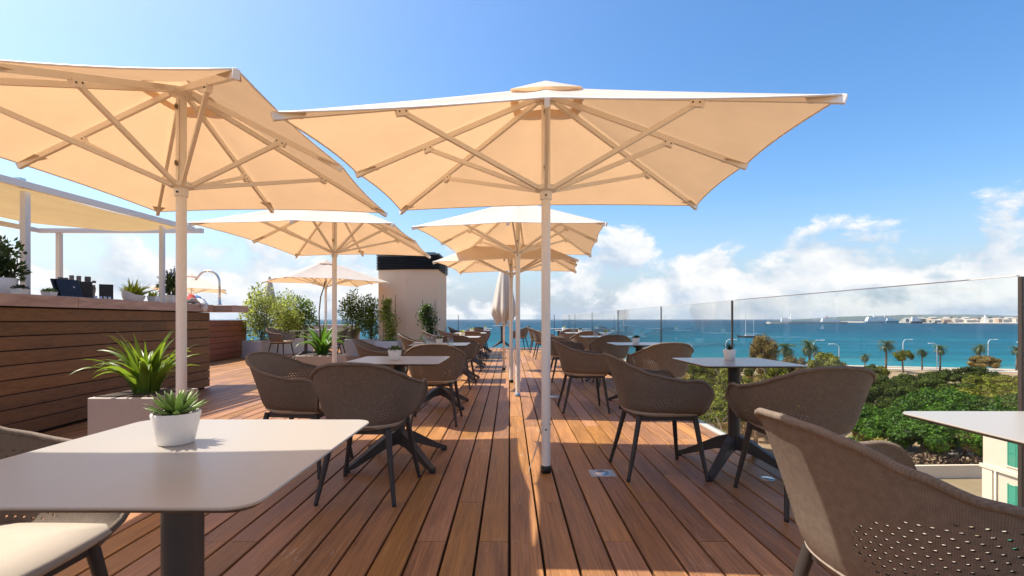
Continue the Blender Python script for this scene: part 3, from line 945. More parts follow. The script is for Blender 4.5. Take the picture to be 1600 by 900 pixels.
def chair_proto():
    t = thing('tub_chair', 'x', 'chair')
    NS, NV = 60, 14
    def row(off):
        P = []
        for i in range(NS + 1):
            s_ = -1 + 2 * i / NS
            for j in range(NV + 1):
                v = j / NV
                p = shell_pt(s_, v)
                if off:
                    e = 0.004
                    ds = shell_pt(min(1, s_ + e), v) - shell_pt(max(-1, s_ - e), v)
                    dv = shell_pt(s_, min(1, v + e)) - shell_pt(s_, max(0, v - e))
                    nn = ds.cross(dv)
                    if nn.length > 0:
                        nn.normalize()
                    out = Vector((p.x, p.y - 0.05, 0))
                    if nn.dot(out) > 0:
                        nn = -nn
                    p = p + nn * off
                P.append(p)
        return P
    outer, inner = row(0), row(0.005)
    q = MB(); nV = NV + 1
    fo = []; fi = []
    for i in range(NS):
        for j in range(NV):
            a = i * nV + j
            fo.append((a, a + nV, a + nV + 1, a + 1)); fi.append((a, a + 1, a + nV + 1, a + nV))
    q.add(outer, fo); q.add(inner, fi)
    me = q.mesh('shell', 'taupe_weave', True)
    uvl = me.uv_layers.new(name='UVMap')
    uvs = []
    N = (NS + 1) * nV
    for lp in me.loops:
        vi = lp.vertex_index % N
        i = vi // nV
        s_ = -1 + 2 * i / NS
        uvs += [s_ * 0.80, me.vertices[vi].co.z]
    uvl.data.foreach_set('uv', uvs)
    link('shell', me, t)
    # padded rim
    path = [shell_pt(-1, v) for v in (0.0, 0.25, 0.5, 0.75)]
    path += [shell_pt(-1 + 2 * i / 70, 1) for i in range(71)]
    path += [shell_pt(1, v) for v in (0.75, 0.5, 0.25, 0.0)]
    q = MB(); q.tube(path, 0.0105, 8)
    me = q.mesh('rim', 'taupe_weave', True)
    uvl = me.uv_layers.new(name='UVMap')
    uvl.data.foreach_set('uv', [c for lp in me.loops for c in (5 + me.vertices[lp.vertex_index].co.x, 3 + me.vertices[lp.vertex_index].co.z + me.vertices[lp.vertex_index].co.y)])
    link('rim', me, t)
    # seat pad
    out = [shell_pt(-1 + 2 * i / 40, 0.10) for i in range(41)]
    def seat_ring(k, z):
        r = [Vector((p.x * k, (p.y - 0.0) * k, z)) for p in out]
        fr = [Vector((x * k, (0.245 + 0.02 * (1 - (x / 0.25) ** 2)) * k, z)) for x in (0.19, 0.12, 0.0, -0.12, -0.19)]
        return r + fr
    rings = [seat_ring(0.74, 0.404), seat_ring(0.86, 0.412), seat_ring(0.985, 0.438), seat_ring(0.95, 0.456), seat_ring(0.5, 0.466)]
    q = MB(); n = len(rings[0]); v = [p for r in rings for p in r]; f = []
    for j in range(len(rings) - 1):
        for k in range(n):
            k2 = (k + 1) % n
            f.append((j * n + k, j * n + k2, (j + 1) * n + k2, (j + 1) * n + k))
    f.append(tuple(range(4 * n, 5 * n))); f.append(tuple(reversed(range(n))))
    q.add(v, f); q.build('seat', 'seat_cloth', t, True)
    # frame and legs
    q = MB()
    fp = [(-0.155, -0.165, 0.396), (0.155, -0.165, 0.396), (0.175, 0.19, 0.396), (-0.175, 0.19, 0.396)]
    for i in range(4):
        q.beam(fp[i], fp[(i + 1) % 4], 0.022, 0.028)
    q.build('seat_frame', 'leg_metal', t)
    for sx in (-1, 1):
        for y0, y1, x0, x1 in ((-0.170, -0.262, 0.160, 0.222), (0.195, 0.248, 0.180, 0.248)):
            q = MB(); q.tube([(sx * x0, y0, 0.41), (sx * (x0 + x1) / 2, (y0 + y1) / 2, 0.2), (sx * x1, y1, 0.012)], [0.0185, 0.0160, 0.0120], 10)
            lg = smooth_angle(q.build('leg', 'leg_metal', t))
            q = MB(); q.lathe([(0, 0.0), (0.0125, 0.001), (0.0135, 0.014), (0.011, 0.02)], 8, (sx * x1, y1, 0)); q.build('glide', 'black_part', lg)
    return t

TABLE = Proto(table_proto()); CHAIR = Proto(chair_proto())
CG = 'brown tub chairs at the dining tables'; TG = 'pale square tables on the deck'
L_T = [(-0.75, 1.11), (-0.82, 3.60), (-0.84, 5.90), (-0.85, 8.35), (-0.86, 10.75), (-0.88, 13.2), (-0.9, 15.6)]
R_T = [(1.60, 1.24), (1.60, 3.44), (1.60, 5.97), (1.60, 8.45), (1.60, 10.85), (1.60, 13.3), (1.60, 15.7)]
desc_l = ['nearest pale square table on the left, with the succulent pot', 'second pale square table of the left row, with a small white pot', 'third pale table of the left row, set with upturned wine glasses',
          'fourth pale table of the left row', 'fifth pale table of the left row', 'sixth pale table of the left row', 'seventh and farthest pale table of the left row']
desc_r = ['nearest table on the right, cut by the edge of the picture', 'second table along the glass railing, with a dark aloe pot', 'third table along the glass railing, with a dark tuft in a pot',
          'fourth table along the glass railing', 'fifth table along the glass railing', 'sixth table along the glass railing', 'seventh and farthest table along the glass railing']
for (x, y), lb in zip(L_T, desc_l):
    TABLE.place((x, y, 0), RA(rng.uniform(-0.4, 0.4)), lb, TG)
for (x, y), lb in zip(R_T, desc_r):
    TABLE.place((x, y, 0), RA(rng.uniform(-0.4, 0.4)), lb, TG)
TABLE.place((-0.27, 17.25, 0.07), 0, 'lone pale table at the far end of the deck by the furled parasol', TG)
TABLE.place((-5.35, 12.7, 0), RA(8), 'nearer pale table under the lounge parasol on the left', TG)
TABLE.place((-5.55, 14.3, 0), RA(8), 'farther pale table under the lounge parasol on the left', TG)

E = -PI / 2      # facing +X
chairs = [
    ((-1.39, 1.20), E, 'tub chair with a pale seat left of the nearest table, cut by the picture edge'),
    ((-0.86, 2.98), RA(-2), 'dark tub chair with its back to the viewer at the second left table'),
    ((-1.47, 3.45), E + RA(-6), 'tub chair at the left side of the second left table'),
    ((-0.755, 4.98), RA(3), 'tub chair with its back to the viewer at the third left table'),
    ((-1.50, 5.80), E + RA(4), 'tub chair at the left side of the third left table'),
    ((-0.80, 7.50), RA(-3), 'tub chair with its back to the viewer at the fourth left table'),
    ((-1.52, 8.20), E + RA(8), 'tub chair at the left side of the fourth left table'),
    ((-0.80, 9.95), RA(2), 'tub chair with its back to the viewer at the fifth left table'),
    ((-1.55, 10.6), E + RA(12), 'tub chair at the left side of the fifth left table'),
    ((-0.86, 12.4), RA(-3), 'tub chair with its back to the viewer at the sixth left table'),
    ((-1.58, 13.0), E + RA(10), 'tub chair at the left side of the sixth left table'),
    ((-0.9, 14.8), 0, 'tub chair with its back to the viewer at the seventh left table'),
    ((-1.6, 15.4), E, 'tub chair at the left side of the seventh left table'),
    ((1.025, 1.21), E + RA(3), 'big sunlit tub chair cut by the bottom right corner of the picture'),
    ((1.66, 2.77), RA(0), 'tub chair with its back to the viewer at the second right table by the glass'),
    ((1.02, 3.36), E + RA(3), 'dark tub chair at the left side of the second right table'),
    ((1.65, 5.27), RA(2), 'tub chair with a sunlit back at the third right table by the glass'),
    ((0.86, 5.64), E + RA(2), 'dark tub chair at the left side of the third right table'),
    ((1.62, 7.74), RA(-2), 'tub chair with its back to the viewer at the fourth right table'),
    ((0.95, 8.25), E + RA(4), 'tub chair at the left side of the fourth right table'),
    ((1.60, 10.1), RA(2), 'tub chair with its back to the viewer at the fifth right table'),
    ((0.98, 10.7), E - RA(5), 'tub chair at the left side of the fifth right table'),
    ((1.6, 12.55), RA(-2), 'tub chair with its back to the viewer at the sixth right table'),
    ((0.92, 12.9), E + RA(6), 'tub chair at the left side of the sixth right table'),
    ((0.90, 15.2), E + RA(3), 'tub chair at the left side of the seventh right table'),
    ((0.36, 17.0), RA(70), 'dark tub chair facing the lone far table at the deck end'),
    ((-6.30, 13.3), E + RA(-8), 'tub chair at the left of the lounge tables by the white planter'),
    ((-4.62, 12.75), -E + RA(6), 'nearer tub chair at the right of the lounge tables'),
    ((-4.72, 14.2), -E + RA(-4), 'farther tub chair at the right of the lounge tables'),
]
for (x, y), r, lb in chairs:
    CHAIR.place((x, y, 0), r, lb, CG)

# ================================================================== POTS AND PLANTS
def leaf_quad(q, p, d, up, ln, wd, fold=0.0):
    d = d.normalized(); sd = d.cross(up)
    if sd.length < 1e-4: sd = d.cross(Vector((1, 0, 0)))
    sd.normalize(); nn = sd.cross(d)
    a = p; b = p + d * ln * 0.5 + sd * wd / 2 - nn * fold; c = p + d * ln; e = p + d * ln * 0.5 - sd * wd / 2 - nn * fold
    q.add([a, b, c, e], [(0, 1, 2, 3)])

def rvec(rs):
    while True:
        v = Vector((rs.uniform(-1, 1), rs.uniform(-1, 1), rs.uniform(-1, 1)))
        if 0.05 < v.length < 1:
            return v.normalized()

def strap(q, base, az, length, width, rise, droop, n=9, twist=0.0):
    """arching strap leaf with a folded midrib"""
    h = Vector((math.cos(az), math.sin(az), 0)); sd = Vector((-h.y, h.x, 0))
    p = Vector(base); ang = rise
    v = []
    for i in range(n + 1):
        k = i / n
        wd = width * (0.55 + 0.45 * math.sin(PI * min(1, k * 1.15 + 0.12))) * (1 - k ** 4)
        d = h * math.cos(ang) + Vector((0, 0, math.sin(ang)))
        nn = sd.cross(d) * -1
        tw = sd * math.cos(twist * k) + nn * math.sin(twist * k)
        v += [p - tw * wd / 2 + nn * wd * 0.22, p, p + tw * wd / 2 + nn * wd * 0.22]
        p = p + d * (length / n)
        ang -= droop / n * (0.4 + 1.2 * k)
    f = []
    for i in range(n):
        a = i * 3
        f += [(a, a + 3, a + 4, a + 1), (a + 1, a + 4, a + 5, a + 2)]
    q.add(v, f)

def pot_mesh(rt, rb, h, n=28):
    return [(0, 0.001), (rb * 0.94, 0.001), (rb, 0.006), (rt, h - 0.004), (rt - 0.002, h), (rt - 0.007, h - 0.001), (rt - 0.012, h * 0.86), (0, h * 0.86)]

def soil_disc(t, r, z):
    q = MB(); q.lathe([(0, z + 0.004), (r * 0.6, z + 0.003), (r, z)], 16); q.build('soil', 'soil', t, True)

def succulent_pot(loc, label):
    t = thing('potted_succulent', label, 'potted plant', loc)
    q = MB(); q.lathe(pot_mesh(0.061, 0.045, 0.088), 36); smooth_angle(q.build('pot', 'white_ceramic', t))
    soil_disc(t, 0.050, 0.0765)
    rs = random.Random(11)
    for ring, (n, ln, rise, w_) in enumerate(((13, 0.074, 0.30, 0.021), (11, 0.070, 0.70, 0.020), (8, 0.058, 1.0, 0.018), (6, 0.044, 1.3, 0.014))):
        for k in range(n):
            az = 2 * PI * (k + 0.5 * (ring % 2)) / n + rs.uniform(-0.12, 0.12)
            r_ = rise + rs.uniform(-0.12, 0.15)
            h = Vector((math.cos(az), math.sin(az), 0)); d = h * math.cos(r_) + Vector((0, 0, math.sin(r_)))
            sd = Vector((-h.y, h.x, 0)); nn = d.cross(sd)
            b0 = h * 0.008 + Vector((0, 0, 0.080 + ring * 0.004))
            v = []; f = []
            prof = [(0, 0.5, 0.7), (0.3, 0.95, 1.1), (0.55, 1.0, 1.0), (0.80, 0.60, 0.6), (1.0, 0.03, 0.05)]
            for (kk, ww, th) in prof:
                c = b0 + d * ln * kk + Vector((0, 0, 0.010 * kk * kk))
                for j in range(6):
                    a = 2 * PI * j / 6
                    v.append(c + sd * (math.cos(a) * w_ * ww / 2) + nn * (math.sin(a) * w_ * th * 0.18))
            for i in range(4):
                for j in range(6):
                    f.append((i * 6 + j, i * 6 + (j + 1) % 6, (i + 1) * 6 + (j + 1) % 6, (i + 1) * 6 + j))
            f += [tuple(range(24, 30)), (5, 4, 3, 2, 1, 0)]
            q = MB(); q.add(v, f); q.build('leaf', 'succulent_leaf', t, True)
    return t
px, py = G(277, 699, 0.75)
sp_ = succulent_pot((px - 0.030, py + 0.040, 0.75), 'round white pot with a green rosette succulent on the nearest left table')

sp_.scale = (0.86, 0.86, 0.86)

def tuft_pot(kind, rt=0.046, rb=0.036, h=0.075, square=False):
    t = thing('potted_plant', 'x', 'potted plant')
    q = MB(); q.lathe(pot_mesh(rt, rb, h), 4 if square else 24)
    if square:
        c, s_ = math.cos(PI / 4), math.sin(PI / 4)
        q.v = [((x * c - y * s_) * 1.25, (x * s_ + y * c) * 1.25, z) for x, y, z in q.v]
    smooth_angle(q.build('pot', 'white_ceramic', t))
    soil_disc(t, rt * 0.8, h * 0.87)
    rs = random.Random(hash(kind) % 1000 if False else len(kind) * 7)
    q = MB()
    if kind == 'aloe':
        for k in range(16):
            lf = MB(); strap(lf, (0, 0, h * 0.88), 2 * PI * k / 16 + rs.uniform(-.2, .2), rs.uniform(0.06, 0.085), 0.013, rs.uniform(0.6, 1.4), 0.1, 5)
            lf.build('leaf', 'succulent_dark', t)
    elif kind == 'spiky':
        for k in range(26):
            strap(q, (0, 0, h * 0.88), rs.uniform(0, 2 * PI), rs.uniform(0.05, 0.085), 0.011, rs.uniform(0.5, 1.45), 0.5, 5)
        q.build('leaves', 'lime_leaf', t)
    else:
        for k in range(240):
            d = rvec(rs); d.z = abs(d.z) * 0.8 + 0.2
            p = Vector((d.x * rt * 0.95, d.y * rt * 0.95, h * 0.88 + d.z * 0.030 * rs.uniform(0.3, 1)))
            leaf_quad(q, p, d + rvec(rs) * 0.5, Vector((0, 0, 1)), 0.016, 0.010)
        q.build('leaves', 'herb_leaf' if kind == 'tuft' else 'succulent_dark', t)
    return t
P_aloe = Proto(tuft_pot('aloe')); P_tuft = Proto(tuft_pot('tuft', square=True, rt=0.047, rb=0.036)); P_spiky = Proto(tuft_pot('spiky', square=True)); P_dark = Proto(tuft_pot('darkie'))
PGp = 'white pots on the dining tables'
def on(x, y, z, proto, label):
    px, py = G(x, y, z); proto.place((px, py, z), rng.uniform(-0.15, 0.15), label, PGp)
on(1140, 562, 0.75, P_aloe, 'white pot with a dark aloe on the second right table')
on(617, 562, 0.75, P_tuft, 'white tapered pot with a low green tuft on the second left table')
P_tuft.place((-0.83, 5.72, 0.75), 0.1, 'white pot among the upturned wine glasses on the third left table', PGp)
P_dark.place((1.56, 5.95, 0.75), 0.0, 'white pot with a dark round tuft on the third right table', PGp)
P_spiky.place((1.64, 8.25, 0.75), 0.1, 'white pot with a spiky green plant on the fourth right table', PGp)
P_spiky.place((-0.80, 8.2, 0.75), 0.3, 'white pot with a yellow green plant on the fourth left table', PGp)
P_dark.place((1.58, 10.8, 0.75), 0.0, 'white pot with a dark tuft on the fifth right table', PGp)
P_spiky.place((-0.83, 10.7, 0.75), 0.2, 'white pot with a yellow green plant on the fifth left table', PGp)
P_spiky.place((-0.66, 13.2, 0.75), 0.2, 'white pot with a green plant on the sixth left table', PGp)
P_spiky.place((1.50, 13.3, 0.75), 0.2, 'white pot with a green plant on the sixth right table', PGp)

# upturned wine glasses and tumblers
def wine_glass():
    t = thing('wine_glass', 'x', 'glass')
    prof = [(0.034, 0.0), (0.040, 0.03), (0.042, 0.06), (0.034, 0.09), (0.012, 0.112), (0.005, 0.125), (0.004, 0.20), (0.010, 0.208), (0.036, 0.213), (0.036, 0.216), (0, 0.217)]
    q = MB(); q.lathe(prof, 20); q.build('bowl', 'drinking_glass', t, True)
    return t
WG = Proto(wine_glass())
WG.place((-1.0, 5.78, 0.75), 0, 'left upturned wine glass on the third left table', 'upturned wine glasses')
WG.place((-0.905, 5.80, 0.75), 0, 'right upturned wine glass on the third left table', 'upturned wine glasses')
WG.place((-0.92, 10.85, 0.75), 0, 'upturned wine glass on the fifth left table', 'upturned wine glasses')
WG.place((1.42, 10.75, 0.75), 0, 'upturned wine glass on the fifth right table', 'upturned wine glasses')
def tumbler():
    t = thing('water_tumbler', 'x', 'glass')
    q = MB(); q.lathe([(0.040, 0.0), (0.036, 0.05), (0.031, 0.094), (0.0, 0.096)], 18); q.build('tumbler_body', 'drinking_glass', t, True)
    return t
WT = Proto(tumbler())
WT.place((-0.70, 5.70, 0.75), 0, 'upturned water tumbler right of the pot on the third left table', 'upturned tumblers')
WT.place((-0.96, 5.66, 0.75), 0, 'upturned water tumbler in front of the wine glasses', 'upturned tumblers')
WT.place((1.48, 8.3, 0.75), 0, 'upturned tumbler on the fourth right table', 'upturned tumblers')
q = MB(); q.box(-0.13, 0.13, -0.09, 0.09, 0, 0.012)
o = q.build('folded_napkin', 'towel_pale', None, False, (-1.06, 6.02, 0.7505)); tag(o, 'pale folded napkin at the left of the third left table', 'napkin')

# planters with strap-leaved plants
def planter_plant(loc, w_, dpt, h, leafmat, n, ln, label, seed, mt='planter_grey', droop=1.9):
    t = thing('planter', label, 'planter', loc)
    q = MB()
    q.cbox(-w_ / 2, w_ / 2, -dpt / 2, dpt / 2, 0.004, h, 0.006)
    q.v  # outer block
    q.build('box', mt, t)
    q = MB(); q.box(-w_ / 2 + 0.03, w_ / 2 - 0.03, -dpt / 2 + 0.03, dpt / 2 - 0.03, h + 0.001, h + 0.006); q.build('soil', 'soil', t)
    rs = random.Random(seed)
    for k in range(n):
        az = 2 * PI * k / n * 3.03 + rs.uniform(-0.3, 0.3)
        outer = rs.random()
        lf = MB()
        r0 = rs.uniform(0.0, 0.09)
        strap(lf, (math.cos(az) * r0, math.sin(az) * r0, h + 0.005), az, ln * rs.uniform(0.72, 1.1), 0.054 * rs.uniform(0.75, 1.2), 1.52 - 0.46 * outer, droop * (0.25 + 0.95 * outer), 10, rs.uniform(-0.8, 0.8))
        lf.build('leaf', leafmat, t, True)
    return t
planter_plant((-2.72, 3.62, 0), 0.47, 0.48, 0.50, 'strap_leaf', 66, 0.47, 'grey square planter with an arching strap leaved plant beside the bar', 4)
t2 = planter_plant((-2.93, 7.55, 0), 0.60, 0.50, 0.50, 'dark_strap_leaf', 50, 0.58, 'grey planter with a dark strap leaved plant behind the second left pole', 6, droop=2.3)
q = MB(); q.tube([(-0.02, 0, 0.5), (-0.03, 0.0, 0.85), (-0.045, 0.0, 1.15), (-0.02, 0, 1.4), (0.03, 0, 1.55), (0.05, 0, 1.64)], [0.011, 0.011, 0.010, 0.010, 0.009, 0.013], 8)
q.build('flower_stalk', 'stem', t2, True)

# bush planters
def bush(mb, c, rx, ry, rz, n, rs, ln=0.06, wd=0.03, lobes=9):
    L = []
    for k in range(lobes):
        d = rvec(rs)
        L.append((Vector((c[0] + d.x * rx * 0.55, c[1] + d.y * ry * 0.55, c[2] + d.z * rz * 0.6)), rs.uniform(0.38, 0.62)))
    for k in range(n):
        lc, lr = L[rs.randrange(lobes)]
        d = rvec(rs); r = rs.random() ** 0.4
        p = lc + Vector((d.x * rx * lr * r, d.y * ry * lr * r, d.z * rz * lr * r))
        dd = (d + rvec(rs) * 0.8 + Vector((0, 0, 0.3)))
        leaf_quad(mb, p, dd, rvec(rs), ln * rs.uniform(0.7, 1.3), wd * rs.uniform(0.7, 1.3), wd * 0.15)

def stems(c, n, rs, h, spread):
    q = MB()
    for k in range(n):
        a = rs.uniform(0, 2 * PI); e = Vector((c[0] + math.cos(a) * spread * rs.random(), c[1] + math.sin(a) * spread * rs.random(), c[2] + h * rs.uniform(0.7, 1.0)))
        b = Vector((c[0] + math.cos(a) * 0.06, c[1] + math.sin(a) * 0.06, c[2]))
        q.tube([b, b.lerp(e, 0.5) + Vector((rs.uniform(-.03, .03), rs.uniform(-.03, .03), 0.04)), e], [0.010, 0.007, 0.003], 5)
    return q

t = thing('long_planter', 'long pale planter box with tall leafy bushes beside the low wooden wall', 'planter', (0, 0, 0))
q = MB()
PLN = [(-7.36, 13.3), (-6.78, 13.15), (-6.45, 15.9), (-7.05, 16.05)]
q.poly_prism(PLN, 0.004, 0.46); q.build('box', 'planter_pale', t)
q = MB(); q.poly_prism([(-7.28, 13.38), (-6.84, 13.25), (-6.52, 15.82), (-6.98, 15.95)], 0.461, 0.466); q.build('soil', 'soil', t)
rs = random.Random(21)
for (bx, by, w_, hh, mt) in ((-7.02, 13.75, 0.62, 1.50, 'bush_leaf_light'), (-6.85, 14.55, 0.60, 1.42, 'bush_leaf_light'), (-6.75, 15.4, 0.62, 1.30, 'bush_leaf')):
    q = MB(); bush(q, (bx, by, 0.46 + hh * 0.50), w_, 0.5, hh * 0.52, 2600, rs, 0.085, 0.04, 12)
    c = q.build('bush_foliage', mt, t)
    stems((bx, by, 0.46), 8, rs, hh * 0.85, 0.3).build('bush_stems', 'stem', c)

t = thing('hedge_planter', 'grey planter with dark leafy bushes left of the louvred tower', 'planter', (0, 0, 0))
q = MB(); q.cbox(-4.75, -3.62, 13.6, 14.1, 0.004, 0.48, 0.006); q.build('box', 'planter_pale', t)
for (bx, w_, hh, mt) in ((-4.45, 0.42, 1.35, 'bush_leaf'), (-3.98, 0.40, 1.25, 'bush_leaf')):
    q = MB(); bush(q, (bx, 13.85, 0.48 + hh * 0.48), w_, 0.36, hh * 0.5, 2000, rs, 0.075, 0.034, 10)
    c = q.build('bush_foliage', mt, t); stems((bx, 13.85, 0.48), 6, rs, hh * 0.85, 0.2).build('bush_stems', 'stem', c)

def climber(x, y, h0, hh, w_, label, mt, seed, bw):
    t = thing('climber_planter', label, 'planter', (x, y, 0))
    rs = random.Random(seed)
    q = MB(); q.cbox(-bw / 2, bw / 2, -0.22, 0.22, 0.004, h0, 0.006); q.build('box', 'planter_pale', t)
    for dx in (-w_ * 0.4, w_ * 0.4):
        q = MB(); q.tube([(dx, 0.14, h0), (dx, 0.15, h0 + hh * 1.12)], 0.008, 6); q.build('cane', 'stem', t)
    q = MB()
    for k in range(1700):
        z = rs.random() ** 0.8
        wob = 0.5 + 0.5 * math.sin(z * 9 + seed) * 0.5 + 0.3 * (1 - z)
        p = Vector((rs.gauss(0, 0.34) * w_ * wob + 0.06 * math.sin(z * 6), 0.05 + rs.gauss(0, 0.06), h0 + z * hh))
        leaf_quad(q, p, rvec(rs) + Vector((0, -0.3, -0.2)), rvec(rs), 0.075 * rs.uniform(0.6, 1.3), 0.042)
    q.build('climber_foliage', mt, t)
    return t
climber(-3.28, 13.05, 0.46, 1.12, 0.42, 'white planter with a pale green climber on the left of the tower wall', 'bush_leaf_light', 3, 0.62)
climber(-2.20, 13.05, 0.40, 1.05, 0.42, 'planter with a dark climber on the right of the tower wall', 'herb_leaf', 8, 0.55)

# ================================================================== LOUVRED TOWER
t = thing('stair_tower', 'pinkish rendered roof tower with a black louvred top', 'tower', (0, 0, 0))
T0 = 13.45
foot = [(-3.70, T0 + 0.20), (-2.88, T0), (-1.995, T0), (-1.995, T0 + 1.85), (-3.70, T0 + 1.85)]
q = MB(); q.poly_prism(foot, 0, 2.44); q.build('wall', 'tower_render', t)
def offset_pts(k):
    cx = sum(p[0] for p in foot) / 5; cy = sum(p[1] for p in foot) / 5
    return [(cx + (p[0] - cx) * k, cy + (p[1] - cy) * k) for p in foot]
q = MB(); q.poly_prism(offset_pts(0.96), 2.44, 2.84); q.build('louvre_core', 'deck_dark', t)
op = offset_pts(1.035)
for zi in range(9):
    z = 2.445 + zi * 0.044
    for i in range(5):
        a, b = op[i], op[(i + 1) % 5]
        q = MB()
        d = Vector((b[0] - a[0], b[1] - a[1], 0)).normalized(); nn = Vector((d.y, -d.x, 0))
        va = Vector((*a, z)); vb = Vector((*b, z))
        prof = [(0.03, 0.0), (0.03, 0.008), (-0.02, 0.034), (-0.03, 0.030)]
        v = [va + nn * p[0] + Vector((0, 0, p[1])) for p in prof] + [vb + nn * p[0] + Vector((0, 0, p[1])) for p in prof]
        q.add(v, [(0, 1, 5, 4), (1, 2, 6, 5), (2, 3, 7, 6), (3, 0, 4, 7), (3, 2, 1, 0), (4, 5, 6, 7)])
        q.build('louvre_slat', 'louvre_black', t)
q = MB(); q.poly_prism(offset_pts(1.06), 2.845, 2.885); q.poly_prism(offset_pts(0.9), 2.885, 2.93); q.build('roof', 'roof_sheet', t)

# low wooden wall on the left and parapet behind
def plank_wall(name, label, cat, A, B, z0, z1, rowh, mt, thick, maxlen, seed, toe=0.0):
    A = Vector((*A, 0)); B = Vector((*B, 0)); L = (B - A).length
    t = thing(name, label, cat, A, math.atan2((B - A).y, (B - A).x))
    rs = random.Random(seed)
    n = max(1, round((z1 - z0) / rowh)); rh = (z1 - z0) / n
    for r in range(n):
        x = 0.0; first = True
        while x < L - 0.01:
            ln = rs.uniform(0.6, 1.0) * maxlen if first else maxlen
            first = False
            e = min(L, x + ln)
            if L - e < 0.25: e = L
            q = MB()
            hh = rh / 2 - 0.004; hl = (e - x) / 2 - 0.0015
            q.add(*_plank(hl, 0.011, hh))
            o = q.build('plank', mt, t, False, ((x + e) / 2, -0.011, z0 + (r + 0.5) * rh))
            x = e
    q = MB(); q.box(0.005, L - 0.005, 0.001, thick, z0 + toe, z1 - 0.004); q.build('core', 'deck_dark', t)
    return t
def _plank(hl, ht, hh, c=0.004):
    v = [(-hl, -ht, -hh + c), (hl, -ht, -hh + c), (hl, -ht, hh - c), (-hl, -ht, hh - c), (-hl, -ht + c, -hh), (hl, -ht + c, -hh), (hl, -ht + c, hh), (-hl, -ht + c, hh),
         (-hl, ht, -hh), (hl, ht, -hh), (hl, ht, hh), (-hl, ht, hh)]
    f = [(0, 1, 2, 3), (4, 5, 1, 0), (3, 2, 6, 7), (8, 9, 5, 4), (7, 6, 10, 11), (0, 3, 7, 11, 8, 4), (1, 5, 9, 10, 6, 2), (9, 8, 11, 10)]
    return v, f

plank_wall('low_wood_wall', 'low reddish wood clad wall beyond the end of the bar', 'wall', (-7.28, 11.0), (-7.45, 13.65), 0.02, 1.03, 0.145, 'red_wood', 0.3, 2.8, 3)
for o in bpy.data.objects:
    pass
# bar: wooden front, stone counter
BA, BB = (-4.05, 1.8), (-4.60, 7.38)
bar = plank_wall('bar_counter', 'wood clad bar with a thick pinkish stone counter', 'bar', BA, BB, 0.03, 1.155, 0.125, 'bar_wood', 0.62, 2.35, 12)
Lb = math.hypot(BB[0] - BA[0], BB[1] - BA[1])
q = MB()
q.cbox(-0.02, 3.02, -0.055, 0.74, 1.165, 1.272, 0.004); q.build('counter_slab', 'travertine_slab', bar)
q = MB()
q.cbox(3.024, Lb + 0.05, -0.055, 0.74, 1.165, 1.272, 0.004); q.build('counter_slab', 'travertine_slab', bar)
q = MB(); q.box(0.03, Lb - 0.03, 0.04, 0.56, 0.0, 0.029); q.build('plinth', 'deck_dark', bar)
q = MB(); q.box(0.0, Lb, -0.006, 0.55, 1.1555, 1.1645); q.build('shadow_gap', 'deck_dark', bar)
# end face planks (towards the far side)
# cantilevered end of the counter that carries the tap
q = MB(); q.cbox(Lb + 0.054, Lb + 0.62, -0.33, 0.74, 1.165, 1.270, 0.004); q.build('counter_slab', 'travertine_slab', bar)

# parapet of the next roof seen past the lounge
q = MB(); q.cbox(-8.4, -5.4, 17.2, 17.45, 0.0, 0.86, 0.01)
tag(q.build('parapet_wall', 'concrete'), 'low pale parapet behind the lounge tables on the left', 'wall')

# ================================================================== PERGOLA OVER THE BAR
t = thing('bar_pergola', 'white metal frame with slung cloth above the bar', 'pergola', (0, 0, 0))
ZP = 2.39
def post(x, y, z0, z1, w_=0.056):
    q = MB(); q.box(x - w_ / 2, x + w_ / 2, y - w_ / 2, y + w_ / 2, z0, z1); q.build('post', 'white_metal', t)
def rail(a, b, w_=0.05, h=0.066):
    q = MB(); q.beam(a, b, w_, h); q.build('beam', 'white_metal', t)
post(-4.93, 4.92, 0.0, ZP - 0.04); post(-4.83, 6.72, 0.0, ZP - 0.04, 0.052); post(-6.80, 7.30, 0.0, ZP - 0.04, 0.06); post(-7.09, 2.6, 0.0, ZP - 0.04); post(-4.98, 2.4, 0, ZP - 0.04)
rail((-5.0, 1.6, ZP), (-4.70, 7.18, ZP)); rail((-7.1, 7.28, ZP - 0.005), (-4.62, 7.28, ZP - 0.005), 0.06, 0.065); rail((-7.1, 1.6, ZP), (-7.1, 7.24, ZP))
rail((-7.06, 4.3, ZP + 0.0), (-4.93, 4.3, ZP + 0.0), 0.05, 0.05)
q = MB(); q.box(-7.13, -7.07, 7.02, 7.08, ZP + 0.04, ZP + 0.12); q.build('cloth_bracket', 'white_metal', t)
q = MB(); q.box(-4.98, -4.92, 4.86, 4.92, ZP + 0.04, ZP + 0.09); q.build('cloth_bracket', 'steel', t)
v = []; f = []
NX, NY = 16, 44
for i in range(NX + 1):
    for j in range(NY + 1):
        a, b = i / NX, j / NY
        x = -7.05 + a * 2.03 + 0.28 * b * (a) * 0.9
        y = 1.8 + b * 5.25
        z = ZP + 0.085 - 0.105 * a * a - 0.05 * math.sin(PI * a) - 0.025 * (1 + math.sin(b * 26 + a * 2.0)) * math.sin(PI * a) + 0.012 * math.sin(a * 9 + b * 11)
        v.append((x, y, z))
for i in range(NX):
    for j in range(NY):
        k = i * (NY + 1) + j
        f.append((k, k + NY + 1, k + NY + 2, k + 1))
q = MB(); q.add(v, f); q.build('shade_cloth', 'pergola_cloth', t, True)

